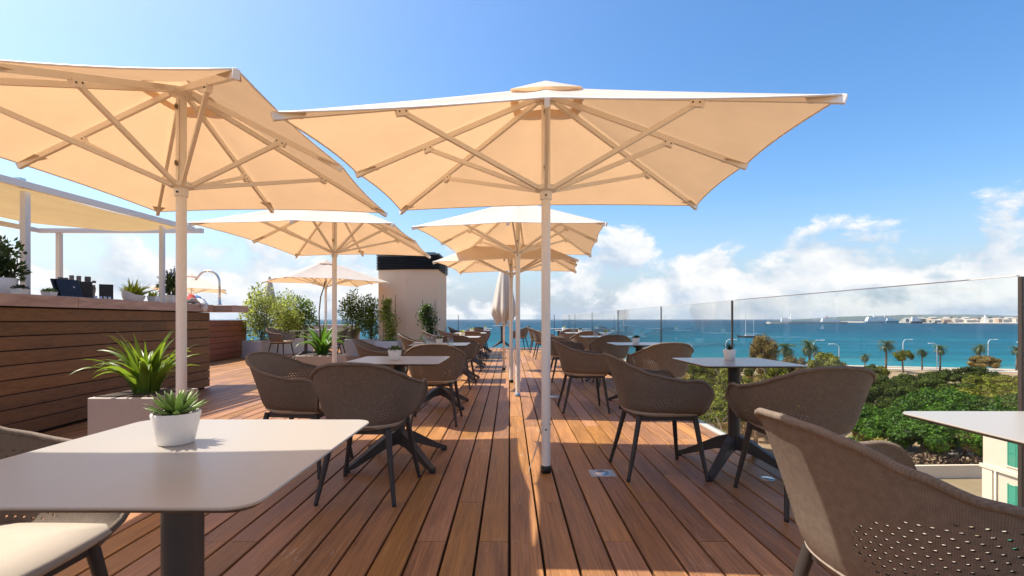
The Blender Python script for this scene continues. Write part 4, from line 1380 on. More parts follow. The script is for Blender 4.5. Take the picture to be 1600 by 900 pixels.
# ================================================================== THINGS ON THE BAR
ZC = 1.272
def BP(x, back):
    """point on the counter seen at photo column x, 'back' metres behind the bar front"""
    s_ = (x - 796.0) / F
    # line of the bar front moved back
    d = Vector((BB[0] - BA[0], BB[1] - BA[1])).normalized(); nrm = Vector((-d.y, d.x))
    A = Vector(BA) + nrm * back
    # A + k d with X = s*Y
    k = (s_ * A.y - A.x) / (d.x - s_ * d.y)
    P = A + d * k
    return P.x, P.y
BR = math.atan2(BB[1] - BA[1], BB[0] - BA[0]) - PI / 2

def leafy_pot(loc, label, rt, rb, h, foliage, square=False):
    t = thing('potted_plant', label, 'potted plant', loc, BR)
    q = MB(); q.lathe(pot_mesh(rt, rb, h), 4 if square else 28)
    if square:
        c = math.cos(PI / 4)
        q.v = [((x - y) * c * 1.2, (x + y) * c * 1.2, z) for x, y, z in q.v]
    smooth_angle(q.build('pot', 'white_ceramic', t))
    soil_disc(t, rt * 0.8, h * 0.87)
    foliage(t, h)
    return t
def f_herb(n, sx, hz, mt, ln, wd, seed, lobes=9):
    def g(t, h):
        rs = random.Random(seed)
        q = MB(); bush(q, (0, 0, h + hz * 0.5), sx, sx, hz * 0.55, n, rs, ln, wd, lobes); q.build('foliage', mt, t)
        stems((0, 0, h * 0.85), 7, rs, hz * 0.9, sx * 0.7).build('stems', 'stem', t)
    return g
def f_mat(r, mt, seed):
    def g(t, h):
        rs = random.Random(seed); q = MB()
        for k in range(260):
            d = rvec(rs); d.z = abs(d.z)
            p = Vector((d.x * r, d.y * r, h * 0.88 + d.z * 0.035 * rs.random()))
            leaf_quad(q, p, d + rvec(rs) * 0.6 + Vector((0, 0, .3)), Vector((0, 0, 1)), 0.02, 0.012)
        q.build('foliage', mt, t)
    return g
def f_spike(n, ln, mt, seed, wd=0.02):
    def g(t, h):
        rs = random.Random(seed); q = MB()
        for k in range(n):
            strap(q, (rs.uniform(-.05, .05), rs.uniform(-.05, .05), h * 0.85), rs.uniform(0, 2 * PI), ln * rs.uniform(0.6, 1.1), wd, rs.uniform(0.75, 1.5), 0.7, 6, rs.uniform(-1, 1))
        q.build('foliage', mt, t)
    return g
x, y = BP(5, 0.42)
leafy_pot((x, y, ZC), 'big round white pot with a dark leafy herb at the left end of the bar', 0.105, 0.085, 0.165, f_herb(900, 0.19, 0.32, 'herb_leaf', 0.05, 0.03, 31))
x, y = BP(31, 0.16)
leafy_pot((x, y, ZC), 'small square white pot with low succulents at the left end of the bar', 0.056, 0.044, 0.062, f_mat(0.055, 'succulent_dark', 32), True)
x, y = BP(77, 0.34)
leafy_pot((x, y, ZC), 'small square white pot with low succulents left of the black menus', 0.056, 0.044, 0.064, f_mat(0.055, 'succulent_leaf', 33), True)
x, y = BP(240, 0.20)
leafy_pot((x, y, ZC), 'small white pot with yellow green leaves right of the bromeliad tray', 0.062, 0.05, 0.085, f_spike(28, 0.10, 'lime_leaf', 35, 0.02), True)
def f_lav(t, h):
    f_herb(520, 0.16, 0.30, 'herb_leaf', 0.07, 0.024, 36)(t, h)
    rs = random.Random(37)
    for k in range(13):
        a = rs.uniform(0, 2 * PI); r = rs.uniform(0.04, 0.22)
        b = Vector((math.cos(a) * r * 0.4, math.sin(a) * r * 0.4, h + 0.1)); e = Vector((math.cos(a) * r, math.sin(a) * r, h + rs.uniform(0.28, 0.40)))
        q = MB(); q.tube([b, e], 0.003, 4); st = q.build('flower_stem', 'stem', t)
        q = MB()
        for j in range(46):
            p = b.lerp(e, 0.62 + 0.42 * rs.random())
            leaf_quad(q, p, rvec(rs), rvec(rs), 0.022, 0.012)
        q.build('bloom', 'lavender_bloom', st)
x, y = BP(266, 0.30)
leafy_pot((x, y, ZC), 'square white pot with a lavender plant behind the near left pole', 0.085, 0.07, 0.125, f_lav, True)

# bromeliad tray
x, y = BP(209, 0.30)
t = thing('bromeliad_tray', 'white scooped tray of yellow green bromeliads on the bar', 'planter', (x, y, ZC), BR)
q = MB()
v = []; f = []
n = 24
for j, (k, z) in enumerate(((0.75, 0.001), (1.0, 0.045), (1.08, 0.085), (1.02, 0.084), (0.92, 0.05), (0.7, 0.045))):
    for i in range(n):
        a = 2 * PI * i / n
        lift = 0.055 * max(0, -math.sin(a)) ** 3 * (1 if j in (2, 3) else 0)
        v.append((0.085 * k * math.cos(a), 0.17 * k * math.sin(a), z + lift))
for j in range(5):
    for i in range(n):
        f.append((j * n + i, j * n + (i + 1) % n, (j + 1) * n + (i + 1) % n, (j + 1) * n + i))
f.append(tuple(reversed(range(n)))); f.append(tuple(range(5 * n, 6 * n)))
q.add(v, f); smooth_angle(q.build('tray', 'white_ceramic', t), 50)
rs = random.Random(41)
for c in ((0, 0.10), (0.0, 0.02), (0.0, -0.07)):
    q = MB()
    for k in range(30):
        strap(q, (c[0], c[1], 0.05), rs.uniform(0, 2 * PI), rs.uniform(0.13, 0.28), 0.030, rs.uniform(0.7, 1.5), 0.8, 6, rs.uniform(-1, 1))
    q.build('bromeliad', 'lime_leaf', t)

# menu stand
def VZ(x, y):
    return math.atan2(-x, y)
for k, (pxl, back, lab) in enumerate(((99, 0.30, 'left black menu folder leaning back on the bar'), (106, 0.27, 'middle black menu folder leaning back on the bar'), (121, 0.24, 'front black menu folder with a pale emblem leaning on the bar'))):
    x, y = BP(pxl, back)
    t = thing('menu_folder', lab, 'menu', (x, y, ZC + 0.001), VZ(x, y) + RA(34), 'black menu folders on the bar')
    q = MB(); q.cbox(-0.062, 0.062, -0.008, 0.008, 0, 0.215, 0.002)
    ta = RA(24)
    q.v = [(p[0], p[1] * math.cos(ta) + p[2] * math.sin(ta), p[2] * math.cos(ta) - p[1] * math.sin(ta) + 0.004) for p in q.v]
    c = q.build('cover', 'menu_black', t)
    if k == 2:
        q = MB(); q.lathe([(0, 0), (0.009, 0), (0.011, 0.001)], 14)
        q.v = [(p[0] - 0.004, -0.0085 - p[2], p[1] + 0.125) for p in q.v]
        q.v = [(p[0], p[1] * math.cos(ta) + p[2] * math.sin(ta), p[2] * math.cos(ta) - p[1] * math.sin(ta) + 0.004) for p in q.v]
        q.build('emblem', 'menu_emblem', c)
x, y = BP(166, 0.36)
t = thing('menu_board', 'upright black board at the right of the menus', 'board', (x, y, ZC), VZ(x, y))
q = MB(); q.cbox(-0.066, 0.066, -0.01, 0.01, 0, 0.195, 0.002); q.build('panel', 'menu_black', t)
# wooden blocks
BLK = 'wooden blocks stacked on the bar'
rs = random.Random(51)
def block(pxl, back, z, sx, sz, mt, lab, turn=0.0):
    x, y = BP(pxl, back)
    q = MB(); q.cbox(-sx / 2, sx / 2, -0.035, 0.035, 0, sz, 0.003)
    o = q.build('wooden_block', mt, None, False, (x, y, z)); o.rotation_euler = (0, 0, VZ(x, y) + rs.uniform(-.12, .12) + turn)
    tag(o, lab, 'block', BLK)
for k in range(6):
    z = ZC + 0.001 + k * 0.029
    block(142, 0.38, z, rs.uniform(0.068, 0.085), 0.027, 'brown_block', 'brown wooden block, number %s from the bottom of the stack on the bar' % ['one', 'two', 'three', 'four', 'five', 'six'][k])
block(121, 0.46, ZC + 0.001, 0.255, 0.205, 'menu_black', 'black box behind the leaning menu folders')
for k, (pxl, sx, sz) in enumerate(((95, 0.045, 0.026), (103, 0.035, 0.026), (112, 0.040, 0.060), (123, 0.036, 0.062), (137, 0.052, 0.066), (147, 0.03, 0.026))):
    block(pxl, 0.46, ZC + 0.2065, sx, sz, 'grey_block', 'grey wooden block in the top row, %s from the left' % ordinal(k))
for k, pxl in enumerate((150, 157, 164, 171)):
    x, y = BP(pxl, 0.16)
    q = MB(); q.lathe([(0.012, 0), (0.014, 0.035), (0.012, 0.036), (0.010, 0.004), (0, 0.004)], 12)
    o = q.build('steel_cup', 'steel', None, True, (x, y, ZC)); tag(o, 'small steel cup in front of the black board, %s from the left' % ordinal(k), 'cup', 'small steel cups')

# tap and towels
t = thing('bar_tap', 'tall arched chrome tap at the far end of the bar', 'tap', (-4.68, 7.70, 1.272))
q = MB()
R_ = 0.185
pts = [(0.06, 0, 0.0), (0.06, 0, 0.36)] + [(0.06 - R_ + R_ * math.cos(a) * 1.0, 0, 0.36 + 0.19 * math.sin(a)) for a in [PI * k / 14 for k in range(1, 11)]]
pts.append((pts[-1][0] - 0.08, 0, pts[-1][2] - 0.10))
q.tube(pts, 0.017, 12); q.build('spout', 'steel', t, True)
q = MB(); q.lathe([(0.035, 0), (0.035, 0.02), (0.022, 0.03), (0.022, 0.12)], 16, (0.06, 0, 0)); q.build('tap_base', 'steel', t, True)
def towel(px0, px1, back, mt, lab, seed, hang, lift=1.0):
    rs = random.Random(seed)
    x0, y0 = BP(px0, back); x1, y1 = BP(px1, back)
    n = 14; v = []; f = []
    A = Vector((x0, y0)); B = Vector((x1, y1)); d = (B - A); nr = Vector((d.y, -d.x)).normalized()
    prof = [(0.12, 0.03 * lift), (0.05, 0.075 * lift), (-0.01, 0.06 * lift), (-0.06 - back * 0 , 0.01), (-0.075, -hang * 0.5), (-0.07, -hang)]
    offx = back
    for i in range(n + 1):
        k = i / n
        wv = 0.018 * math.sin(k * 9 + seed) + rs.uniform(-.006, .006)
        for j, (o_, z) in enumerate(prof):
            off = -o_ if j < 3 else -o_
            base = A + d * k
            p = base - nr * o_ * 1.0
            fall = (1 - 0.5 * abs(2 * k - 1) ** 1.5) if j >= 4 else 1
            v.append((p.x + wv * 0.5, p.y + wv, ZC + 0.006 + (z * fall if z < 0 else z * (0.6 + 0.5 * math.sin(k * 7 + seed)) + 0.004)))
    m_ = len(prof)
    for i in range(n):
        for j in range(m_ - 1):
            a = i * m_ + j
            f.append((a, a + m_, a + m_ + 1, a + 1))
    q = MB(); q.add(v, f)
    o = q.build('bar_towel', mt, None, True)
    md = o.modifiers.new('thick', 'SOLIDIFY'); md.thickness = 0.006
    tag(o, lab, 'towel', 'towels crumpled at the bar end')
towel(303, 318, 0.02, 'towel_pale', 'pale crumpled towel hanging over the far end of the bar', 2, 0.12)
towel(296, 305, 0.14, 'towel_red', 'red towel bunched up by the tap', 4, -0.02, 1.9)
towel(309, 317, 0.16, 'towel_blue', 'blue towel bunched up by the tap', 6, -0.02, 1.7)

# ================================================================== PARK, SHORE
def crown_mesh(name, mt, seed, n, lobes, squash, leaf, lumps=0.45, core=0.80):
    """unit crown: leaf clumps round lobes, each lobe with a leafy core that keeps light out"""
    rs = random.Random(seed); q = MB()
    L = []
    for k in range(lobes):
        d = rvec(rs)
        d.z = d.z if d.z > -0.35 else -d.z
        r = rs.uniform(lumps * 0.62, lumps)
        c = Vector((d.x, d.y, d.z * squash)) * (0.98 - r) * (0.55 + 0.45 * rs.random() ** 0.5)
        L.append((c, r))
    for c, r in L:
        nu, nv = 9, 6
        v = []
        for j in range(nv + 1):
            th = PI * j / nv
            for i_ in range(nu):
                a = 2 * PI * i_ / nu
                rr = r * core * rs.uniform(0.82, 1.08)
                v.append(c + Vector((math.sin(th) * math.cos(a), math.sin(th) * math.sin(a), math.cos(th) * 0.9)) * rr)
        f = []
        for j in range(nv):
            for i_ in range(nu):
                i2 = (i_ + 1) % nu
                f.append((j * nu + i_, (j + 1) * nu + i_, (j + 1) * nu + i2, j * nu + i2))
        q.add(v, f)
    tot = sum(r * r for _, r in L)
    for c, r in L:
        for k in range(int(n * r * r / tot)):
            d = rvec(rs)
            if d.z < -0.2 and rs.random() < 0.7:
                d.z = -d.z
            # ragged twigs here and there
            reach = r * (0.80 + 0.30 * rs.random() + (0.22 * rs.random() if rs.random() < 0.12 else 0))
            p = c + Vector((d.x, d.y, d.z * 0.92)) * reach
            nn = (d + rvec(rs) * 0.9).normalized()
            tg = nn.cross(rvec(rs)).normalized(); bt = nn.cross(tg)
            s1, s2 = leaf * rs.uniform(0.5, 1.5), leaf * rs.uniform(0.4, 0.9)
            q.add([p - tg * s1, p - bt * s2, p + tg * s1, p + bt * s2], [(0, 1, 2, 3)])
    return q.mesh(name, mt)
CR = {
    'fig': [crown_mesh('crown', 'fig_leaf', 100 + i, 4200, 24, 0.80, 0.040, 0.34) for i in range(3)],
    'pine': [crown_mesh('crown', 'pine_leaf', 200 + i, 4200, 30, 0.72, 0.034, 0.27) for i in range(3)],
    'olive': [crown_mesh('crown', 'olive_leaf', 300 + i, 3600, 26, 0.80, 0.038, 0.29) for i in range(3)],
    'russet': [crown_mesh('crown', 'russet_leaf', 400 + i, 3400, 30, 0.95, 0.036, 0.36) for i in range(2)],
    'yellow': [crown_mesh('crown', 'yellow_leaf', 500, 1800, 14, 0.7, 0.045, 0.36)],
}
def trunk_mesh(seed):
    rs = random.Random(seed); q = MB()
    q.tube([(0, 0, 0), (0.02, 0.01, 0.3), (0.0, 0.03, 0.62)], [0.045, 0.036, 0.026], 7)
    for k in range(5):
        a = 2 * PI * k / 5 + rs.uniform(-.4, .4)
        b = Vector((0.0, 0.02, rs.uniform(0.40, 0.6)))
        e = b + Vector((math.cos(a) * 0.32, math.sin(a) * 0.32, rs.uniform(0.15, 0.34)))
        q.tube([b, b.lerp(e, 0.5) + Vector((0, 0, 0.03)), e], [0.022, 0.015, 0.007], 5)
    return q.mesh('trunk', 'bark')
TR = [trunk_mesh(i) for i in range(3)]
TREE_LABEL = {
    'fig': ('bright green broadleaf tree in the park behind the near right table', 'bright broadleaf trees of the park'),
    'pine': ('dark green pine in the dense belt of the park', 'dark pines of the park'),
    'olive': ('olive green tree or tall shrub in the park beyond the glass railing', 'olive green trees of the park'),
    'russet': ('brownish drying tree among the green trees of the park', 'brownish trees of the park'),
    'yellow': ('yellow leaved shrub under the bright green tree', 'yellow shrubs of the park'),
}
def tree(kind, x, y, h, rad, label=None, z0=GZ):
    lb, gp = TREE_LABEL[kind]
    name = {'fig': 'broadleaf_tree', 'pine': 'pine_tree', 'olive': 'olive_tree', 'russet': 'drying_tree', 'yellow': 'yellow_shrub'}[kind]
    t = thing(name, label or lb, 'shrub' if kind == 'yellow' else 'tree', (x, y, z0), rng.uniform(0, 6.28), gp)
    cm = rng.choice(CR[kind])
    vz = min(h * 0.66, rad * 1.10) if kind != 'russet' else h * 0.48
    c = link('crown', cm, t, (0, 0, h - vz * 0.93)); c.scale = (rad, rad, vz)
    k = link('trunk', rng.choice(TR), t); k.scale = (h * 0.8, h * 0.8, (h - vz * 0.9) / 0.55 if h - vz * 0.9 > 1 else h * 0.8)
    return t
def PT(x, y_top, d, h=None):
    """tree whose top shows at pixel (x, y_top) when it stands d metres away"""
    top = EYE - (y_top - 499.0) * d / F
    return (x - 796.0) * d / F, d, top - GZ
# the tall brown tree and the individually readable trees
X, Y, H = PT(1192, 515, 118); tree('russet', X, Y, H, 4.0, 'tall brownish tree rising above the shrubs beside the pot on the second right table')
named = [
    ('russet', 1240, 545, 105, 4.2), ('olive', 1290, 548, 120, 6.0), ('olive', 1330, 558, 110, 6.0), ('olive', 1265, 562, 100, 6.5), ('olive', 1210, 562, 92, 5.0), ('russet', 1305, 556, 128, 4.0),
    ('olive', 1362, 552, 150, 6.0), ('pine', 1365, 549, 142, 4.5), ('olive', 1120, 551, 120, 5.5), ('olive', 1085, 556, 105, 5.5), ('olive', 1150, 556, 100, 5.0),
    ('olive', 1100, 585, 78, 5.0), ('olive', 1130, 600, 70, 4.5), ('olive', 1078, 580, 92, 5.0), ('olive', 1165, 590, 80, 5.0), ('russet', 1190, 585, 84, 4.0), ('olive', 1215, 588, 78, 4.6), ('yellow', 1180, 612, 66, 3.0), ('olive', 1245, 598, 72, 4.4), ('olive', 1115, 640, 58, 3.4),
    ('pine', 1378, 566, 118, 7.0), ('pine', 1430, 562, 122, 7.5), ('pine', 1478, 558, 128, 7.5), ('pine', 1520, 552, 132, 8.0), ('pine', 1405, 576, 104, 7.0), ('pine', 1455, 572, 108, 7.5), ('pine', 1500, 574, 106, 7.0),
    ('olive', 1545, 566, 118, 7.0), ('olive', 1585, 568, 112, 7.0), ('olive', 1570, 580, 100, 7.0), ('pine', 1340, 570, 110, 6.5), ('pine', 1358, 590, 92, 6.5), ('pine', 1415, 592, 92, 6.5), ('olive', 1545, 588, 92, 6.5), ('pine', 1310, 582, 96, 6.0), ('pine', 1385, 606, 84, 5.0),
    ('fig', 1475, 592, 84, 7.0), ('fig', 1530, 602, 80, 7.0), ('fig', 1590, 600, 78, 7.5), ('fig', 1445, 606, 76, 6.2), ('fig', 1410, 622, 70, 6.0), ('fig', 1480, 620, 70, 6.5), ('fig', 1550, 628, 68, 6.5), ('fig', 1375, 640, 66, 5.5), ('fig', 1440, 636, 64, 5.5), ('fig', 1505, 648, 63, 4.6),
    ('olive', 1100, 574, 85, 5.5), ('olive', 1058, 570, 90, 5.5), ('olive', 1142, 578, 82, 5.0), ('olive', 1118, 606, 66, 4.4), ('olive', 1152, 610, 70, 3.6), ('yellow', 1165, 590, 76, 3.6), ('olive', 1132, 652, 52, 2.6), ('olive', 1090, 620, 60, 4.0),
    ('yellow', 1368, 668, 58, 4.0), ('fig', 1350, 622, 72, 5.5), ('fig', 1620, 618, 72, 7.0), ('fig', 1555, 668, 60, 2.6),
    ('pine', 1620, 566, 118, 7.5), ('pine', 1290, 592, 86, 5.5), ('olive', 1260, 618, 66, 4.2),
    ('olive', 1411, 541, 172, 4.0),
]
for kind, px, ty, d, rad in named:
    if px > 1335 and ty < 582 and kind in ('pine', 'olive') and d < 160:
        ty += 13
    X, Y, H = PT(px, ty, d)
    tree(kind, X, Y, H * rng.uniform(0.90, 1.05), rad * (0.80 if kind in ('fig', 'pine') else 0.86))
# dusky shrubs by the promenade
X, Y, H = PT(1552, 553, 165); tree('russet', X - 3, Y, H * 1.0, 5.0, 'dark brownish shrub beside the pale promenade on the right')

def palm_proto(seed):
    rs = random.Random(seed)
    t = thing('palm_tree', 'x', 'palm tree')
    q = MB(); q.tube([(0, 0, 0), (0.10, 0.03, 2.5), (0.16, 0.0, 5.0), (0.10, 0, 7.6)], [0.34, 0.26, 0.24, 0.30], 8); q.build('trunk', 'bark', t, True)
    q = MB()
    for k in range(46):
        az = rs.uniform(0, 2 * PI); rise = rs.uniform(-0.5, 1.35); ln = rs.uniform(2.3, 3.2)
        h = Vector((math.cos(az), math.sin(az), 0)); sd = Vector((-h.y, h.x, 0))
        p = Vector((0.1, 0, 7.6)); ang = rise
        prev = p
        for i in range(7):
            d = h * math.cos(ang) + Vector((0, 0, math.sin(ang)))
            nx = prev + d * ln / 7
            wd = 0.50 * math.sin(PI * (i + 1) / 8.0)
            for s_ in (-1, 1):
                for c in (0.0, 0.5):
                    a = prev.lerp(nx, c)
                    q.add([a, a + d * 0.14, a + sd * s_ * wd + d * 0.34 - Vector((0, 0, 0.16)), a + sd * s_ * wd + d * 0.26 - Vector((0, 0, 0.16))], [(0, 1, 2, 3)])
            prev = nx; ang -= 0.27
    q.build('fronds', 'palm_leaf', t)
    return t
PALM = Proto(palm_proto(5)); PALM2 = Proto(palm_proto(9))
for i, (px, top, d, lb) in enumerate(((1384, 528, 178, 'tall palm between the two middle street lamps'), (1441, 542, 182, 'short palm left of the curved street lamp'), (1469, 536, 180, 'leaning palm right of the curved street lamp'),
                                      (1531, 534, 180, 'palm just left of the tall right street lamp'), (1588, 538, 180, 'palm at the right edge of the picture'), (1264, 526, 150, 'big bushy palm rising over the olive trees'),
                                      (1229, 532, 150, 'palm crown half hidden by the tall brown tree'), (1352, 550, 168, 'small palm crown behind the dark tree tops'))):
    X, Y, H = PT(px, top, d)
    P = PALM if i % 2 == 0 else PALM2
    s_ = H / 9.6
    o = P.place((X, Y, GZ), i * 1.3, lb, 'palms along the shore'); o.scale = (s_, s_, s_)
    if i == 2: o.rotation_euler = (0, RA(-5), 1.0)

def street_lamp(h, arm, dbl=False):
    t = thing('street_lamp', 'x', 'street lamp')
    q = MB(); q.tube([(0, 0, 0), (0, 0, h * 0.86)] + [(arm * 0.5 * (1 - math.cos(a)), 0, h * 0.86 + h * 0.14 * math.sin(a)) for a in (0.3, 0.7, 1.1, 1.5)] + [(arm, 0, h)], [0.14, 0.12, 0.11, 0.10, 0.10, 0.09, 0.09], 8); q.build('pole', 'lamp_grey', t, True)
    q = MB(); q.cbox(arm - 0.1, arm + 1.0, -0.22, 0.22, h - 0.12, h + 0.10, 0.05); q.build('lamp_head', 'boat_white', t)
    return t
SL = Proto(street_lamp(11.5, 2.6))
for px, top, d, rz, lb in ((1411, 530, 185, 0, 'curved street lamp between the two left palms'), (1464, 536, 178, PI, 'curved street lamp leaning left beside the leaning palm'), (1544, 530, 182, 0, 'tall curved street lamp near the right edge'),
                          (1603, 534, 180, PI, 'street lamp cut by the right edge of the picture'), (1311, 537, 160, PI, 'curved street lamp behind the olive trees'), (1271, 531, 165, 0, 'street lamp beside the bushy palm'), (1134, 530, 165, 0, 'street lamp behind the aloe pot')):
    X, Y, H = PT(px, top, d)
    o = SL.place((X, Y, GZ), rz, lb, 'street lamps along the promenade'); s_ = H / 11.6; o.scale = (s_, s_, s_)
def park_lamp(px, yb, d, lb):
    X = (px - 796) * d / F
    t = thing('park_lamp', lb, 'park lamp', (X, d, GZ), 0, 'globe lamps in the park')
    q = MB(); q.tube([(0, 0, 0), (0, 0, 3.6)], 0.07, 8); q.build('pole', 'lamp_grey', t)
    q = MB(); q.lathe([(0, 3.55), (0.18, 3.62), (0.24, 3.8), (0.18, 3.98), (0, 4.05)], 12); q.build('globe', 'boat_white', t, True)
park_lamp(1511, 718, 63, 'globe lamp on the bare ground below the near right table')
park_lamp(1369, 636, 84, 'globe lamp among the dark trees')

# neighbouring house with green shutters
t = thing('neighbour_house', 'cream house with green shutters below the near right table', 'house', (0, 0, 0))
HX, HY1, HY0 = 34.3, 35.0, 12.0
ztop = EYE - 7.5
q = MB(); q.box(HX, HX + 14, HY0, HY1, GZ, ztop); q.build('wall', 'house_cream', t)
q = MB(); q.box(HX - 0.35, HX + 14.3, HY0 - 0.3, HY1 + 0.3, ztop + 0.002, ztop + 0.25); q.build('roof', 'house_trim', t)
zm = EYE - 228.0 / F * 35.0
for zz in (zm, zm - 3.3):
    q = MB(); q.box(HX - 0.14, HX - 0.001, HY0, HY1 + 0.14, zz - 0.10, zz + 0.16); q.build('moulding', 'house_trim', t)
q = MB(); q.box(HX - 0.09, HX - 0.002, HY1 - 0.75, HY1 - 0.02, GZ, zm - 0.105); q.build('corner_strip', 'house_trim', t)
q = MB(); q.tube([(HX - 0.12, HY1 - 1.0, GZ), (HX - 0.12, HY1 - 1.0, zm - 0.1)], 0.06, 8); q.build('drain_pipe', 'house_trim', t, True)
for zz in (zm + 0.55, zm - 2.75, zm - 6.0):
    for yy in (33.25, 30.2, 27.2):
        w0, w1 = yy - 1.15, yy
        hgt = 2.05
        q = MB(); q.box(HX - 0.05, HX - 0.001, w0 - 0.10, w1 + 0.10, zz - 0.12, zz - 0.01); wn = q.build('window_sill', 'house_trim', t)
        for a, b in ((w0, (w0 + w1) / 2 - 0.015), ((w0 + w1) / 2 + 0.015, w1)):
            q = MB()
            q.box(HX - 0.05, HX - 0.002, a, a + 0.06, zz, zz + hgt); q.box(HX - 0.05, HX - 0.002, b - 0.06, b, zz, zz + hgt)
            for r in (0, 0.45, 0.97):
                zr = zz + r * (hgt - 0.06); q.box(HX - 0.052, HX - 0.002, a + 0.06, b - 0.06, zr, zr + 0.06)
            sh = q.build('shutter', 'shutter_green', t)
            q = MB()
            for r in range(24):
                zr = zz + 0.07 + r * (hgt - 0.12) / 24
                q.add([(HX - 0.045, a + 0.06, zr), (HX - 0.045, b - 0.06, zr), (HX - 0.012, b - 0.06, zr + 0.075), (HX - 0.012, a + 0.06, zr + 0.075)], [(0, 1, 2, 3)])
            q.build('slats', 'shutter_green', sh)
# curved garden walls beside the house
def curved_wall(d0, d1, zt, th, mt, lb, x0, x1, name='garden_wall', z0=GZ):
    t = MB(); n = 18; v = []
    for i in range(n + 1):
        k = i / n; x = x0 + (x1 - x0) * k; y = d0 + (d1 - d0) * math.sin(k * PI / 2) 
        v += [(x, y, z0), (x, y + th, z0), (x, y + th, zt), (x, y, zt)]
    f = [(3, 2, 1, 0), tuple(range(4 * n, 4 * n + 4))]
    for i in range(n):
        for k in range(4):
            f.append((i * 4 + k, i * 4 + (k + 1) % 4, (i + 1) * 4 + (k + 1) % 4, (i + 1) * 4 + k))
    t.add(v, f); o = t.build(name, mt); tag(o, lb, 'wall')
curved_wall(56.0, 58.0, GZ + 1.55, 0.35, 'garden_wall', 'long cream garden wall running to the neighbouring house', 30, 58.5)
curved_wall(63.0, 66.5, GZ + 0.55, 0.8, 'promenade', 'low pale kerb wall of the park path', 30, 66, 'kerb_wall')
m = MB(); rs = random.Random(61)
for k in range(5200):
    x = rs.uniform(30, 62); k2 = (x - 30) / 28.5; y = 58.2 + 2.0 * math.sin(min(1, k2) * PI / 2) + rs.uniform(0, 2.6)
    leaf_quad(m, Vector((x, y, GZ + rs.uniform(0.2, 1.75))), rvec(rs), rvec(rs), 0.5, 0.3)
tag(m.build('dry_hedge', 'dry_hedge'), 'long low brown hedge above the cream garden wall', 'hedge')

# ================================================================== BOATS, FAR SHORE
def SEA(px, y):
    d = (EYE - (GZ - 0.5)) * F / (y - 499.0)
    return (px - 796) * d / F, d
ZS = GZ - 0.5
def hull(q, L, W, H, mi=0):
    st = [(-0.5, 0.55, 0.9), (-0.3, 0.9, 0.85), (0.1, 1.0, 0.85), (0.35, 0.6, 0.95), (0.5, 0.04, 1.15)]
    v = []
    for s_, w_, h in st:
        v += [(s_ * L, -W / 2 * w_, H * h), (s_ * L * 0.94, -W / 2 * w_ * 0.5, -0.3), (s_ * L * 0.94, W / 2 * w_ * 0.5, -0.3), (s_ * L, W / 2 * w_, H * h)]
    f = [(3, 2, 1, 0), (16, 17, 18, 19)]
    for i in range(4):
        for k in range(4):
            f.append((i * 4 + k, i * 4 + (k + 1) % 4, (i + 1) * 4 + (k + 1) % 4, (i + 1) * 4 + k))
    q.add(v, f, mi)
X, Y = SEA(1169, 527.5)
t = thing('schooner', 'two masted sailing ship with bare masts on the bay', 'sailing ship', (X, Y, ZS), RA(168))
q = MB(); hull(q, 22, 5, 2.2); q.build('hull', 'boat_hull', t)
q = MB(); q.box(-6, 3, -1.4, 1.4, 1.8, 3.1); q.build('cabin', 'boat_white', t)
q = MB(); q.tube([(2.5, 0, 1), (2.5, 0, 27)], [0.35, 0.2], 6); q.build('mast', 'lamp_grey', t)
q = MB(); q.tube([(-5.5, 0, 1), (-5.5, 0, 22)], [0.35, 0.2], 6); q.build('mast', 'lamp_grey', t)
for a, b in (((2.5, 0, 5), (-3.5, 0, 4.4)), ((-5.5, 0, 4.6), (-11, 0, 4.2))):
    q = MB(); q.tube([a, b], 0.3, 6); q.build('boom', 'boat_white', t)
q = MB(); q.tube([(10, 0, 2.4), (15, 0, 4)], 0.2, 6); q.build('bowsprit', 'boat_hull', t)
X, Y = SEA(1285, 514.5)
t = thing('sailboat', 'small white sailboat under sail on the bay', 'sailboat', (X, Y, ZS), RA(20))
q = MB(); hull(q, 10, 3, 1.2); q.build('hull', 'boat_white', t)
q = MB(); q.tube([(0.5, 0, 1), (0.5, 0, 13)], 0.12, 6); q.build('mast', 'lamp_grey', t)
q = MB(); q.add([(0.3, 0, 1.8), (-4.4, 0.3, 1.9), (0.4, 0, 12.6)], [(0, 1, 2)]); q.build('mainsail', 'boat_white', t)
q = MB(); q.add([(0.8, 0, 11), (4.9, 0.2, 1.5), (1.0, 0.4, 1.7)], [(0, 1, 2)]); q.build('jib', 'boat_white', t)
X, Y = SEA(1077, 544)
t = thing('motor_boat', 'small white motor boat left of the aloe pot', 'boat', (X, Y, ZS), RA(40))
q = MB(); hull(q, 7, 2.6, 1.3); q.build('hull', 'boat_white', t)
q = MB(); q.box(-1.5, 1.0, -0.8, 0.8, 1.0, 2.4); q.build('cabin', 'boat_white', t)
q = MB(); q.tube([(-0.5, 0, 2.4), (-0.5, 0, 4.6)], 0.06, 5); q.build('mast', 'lamp_grey', t)

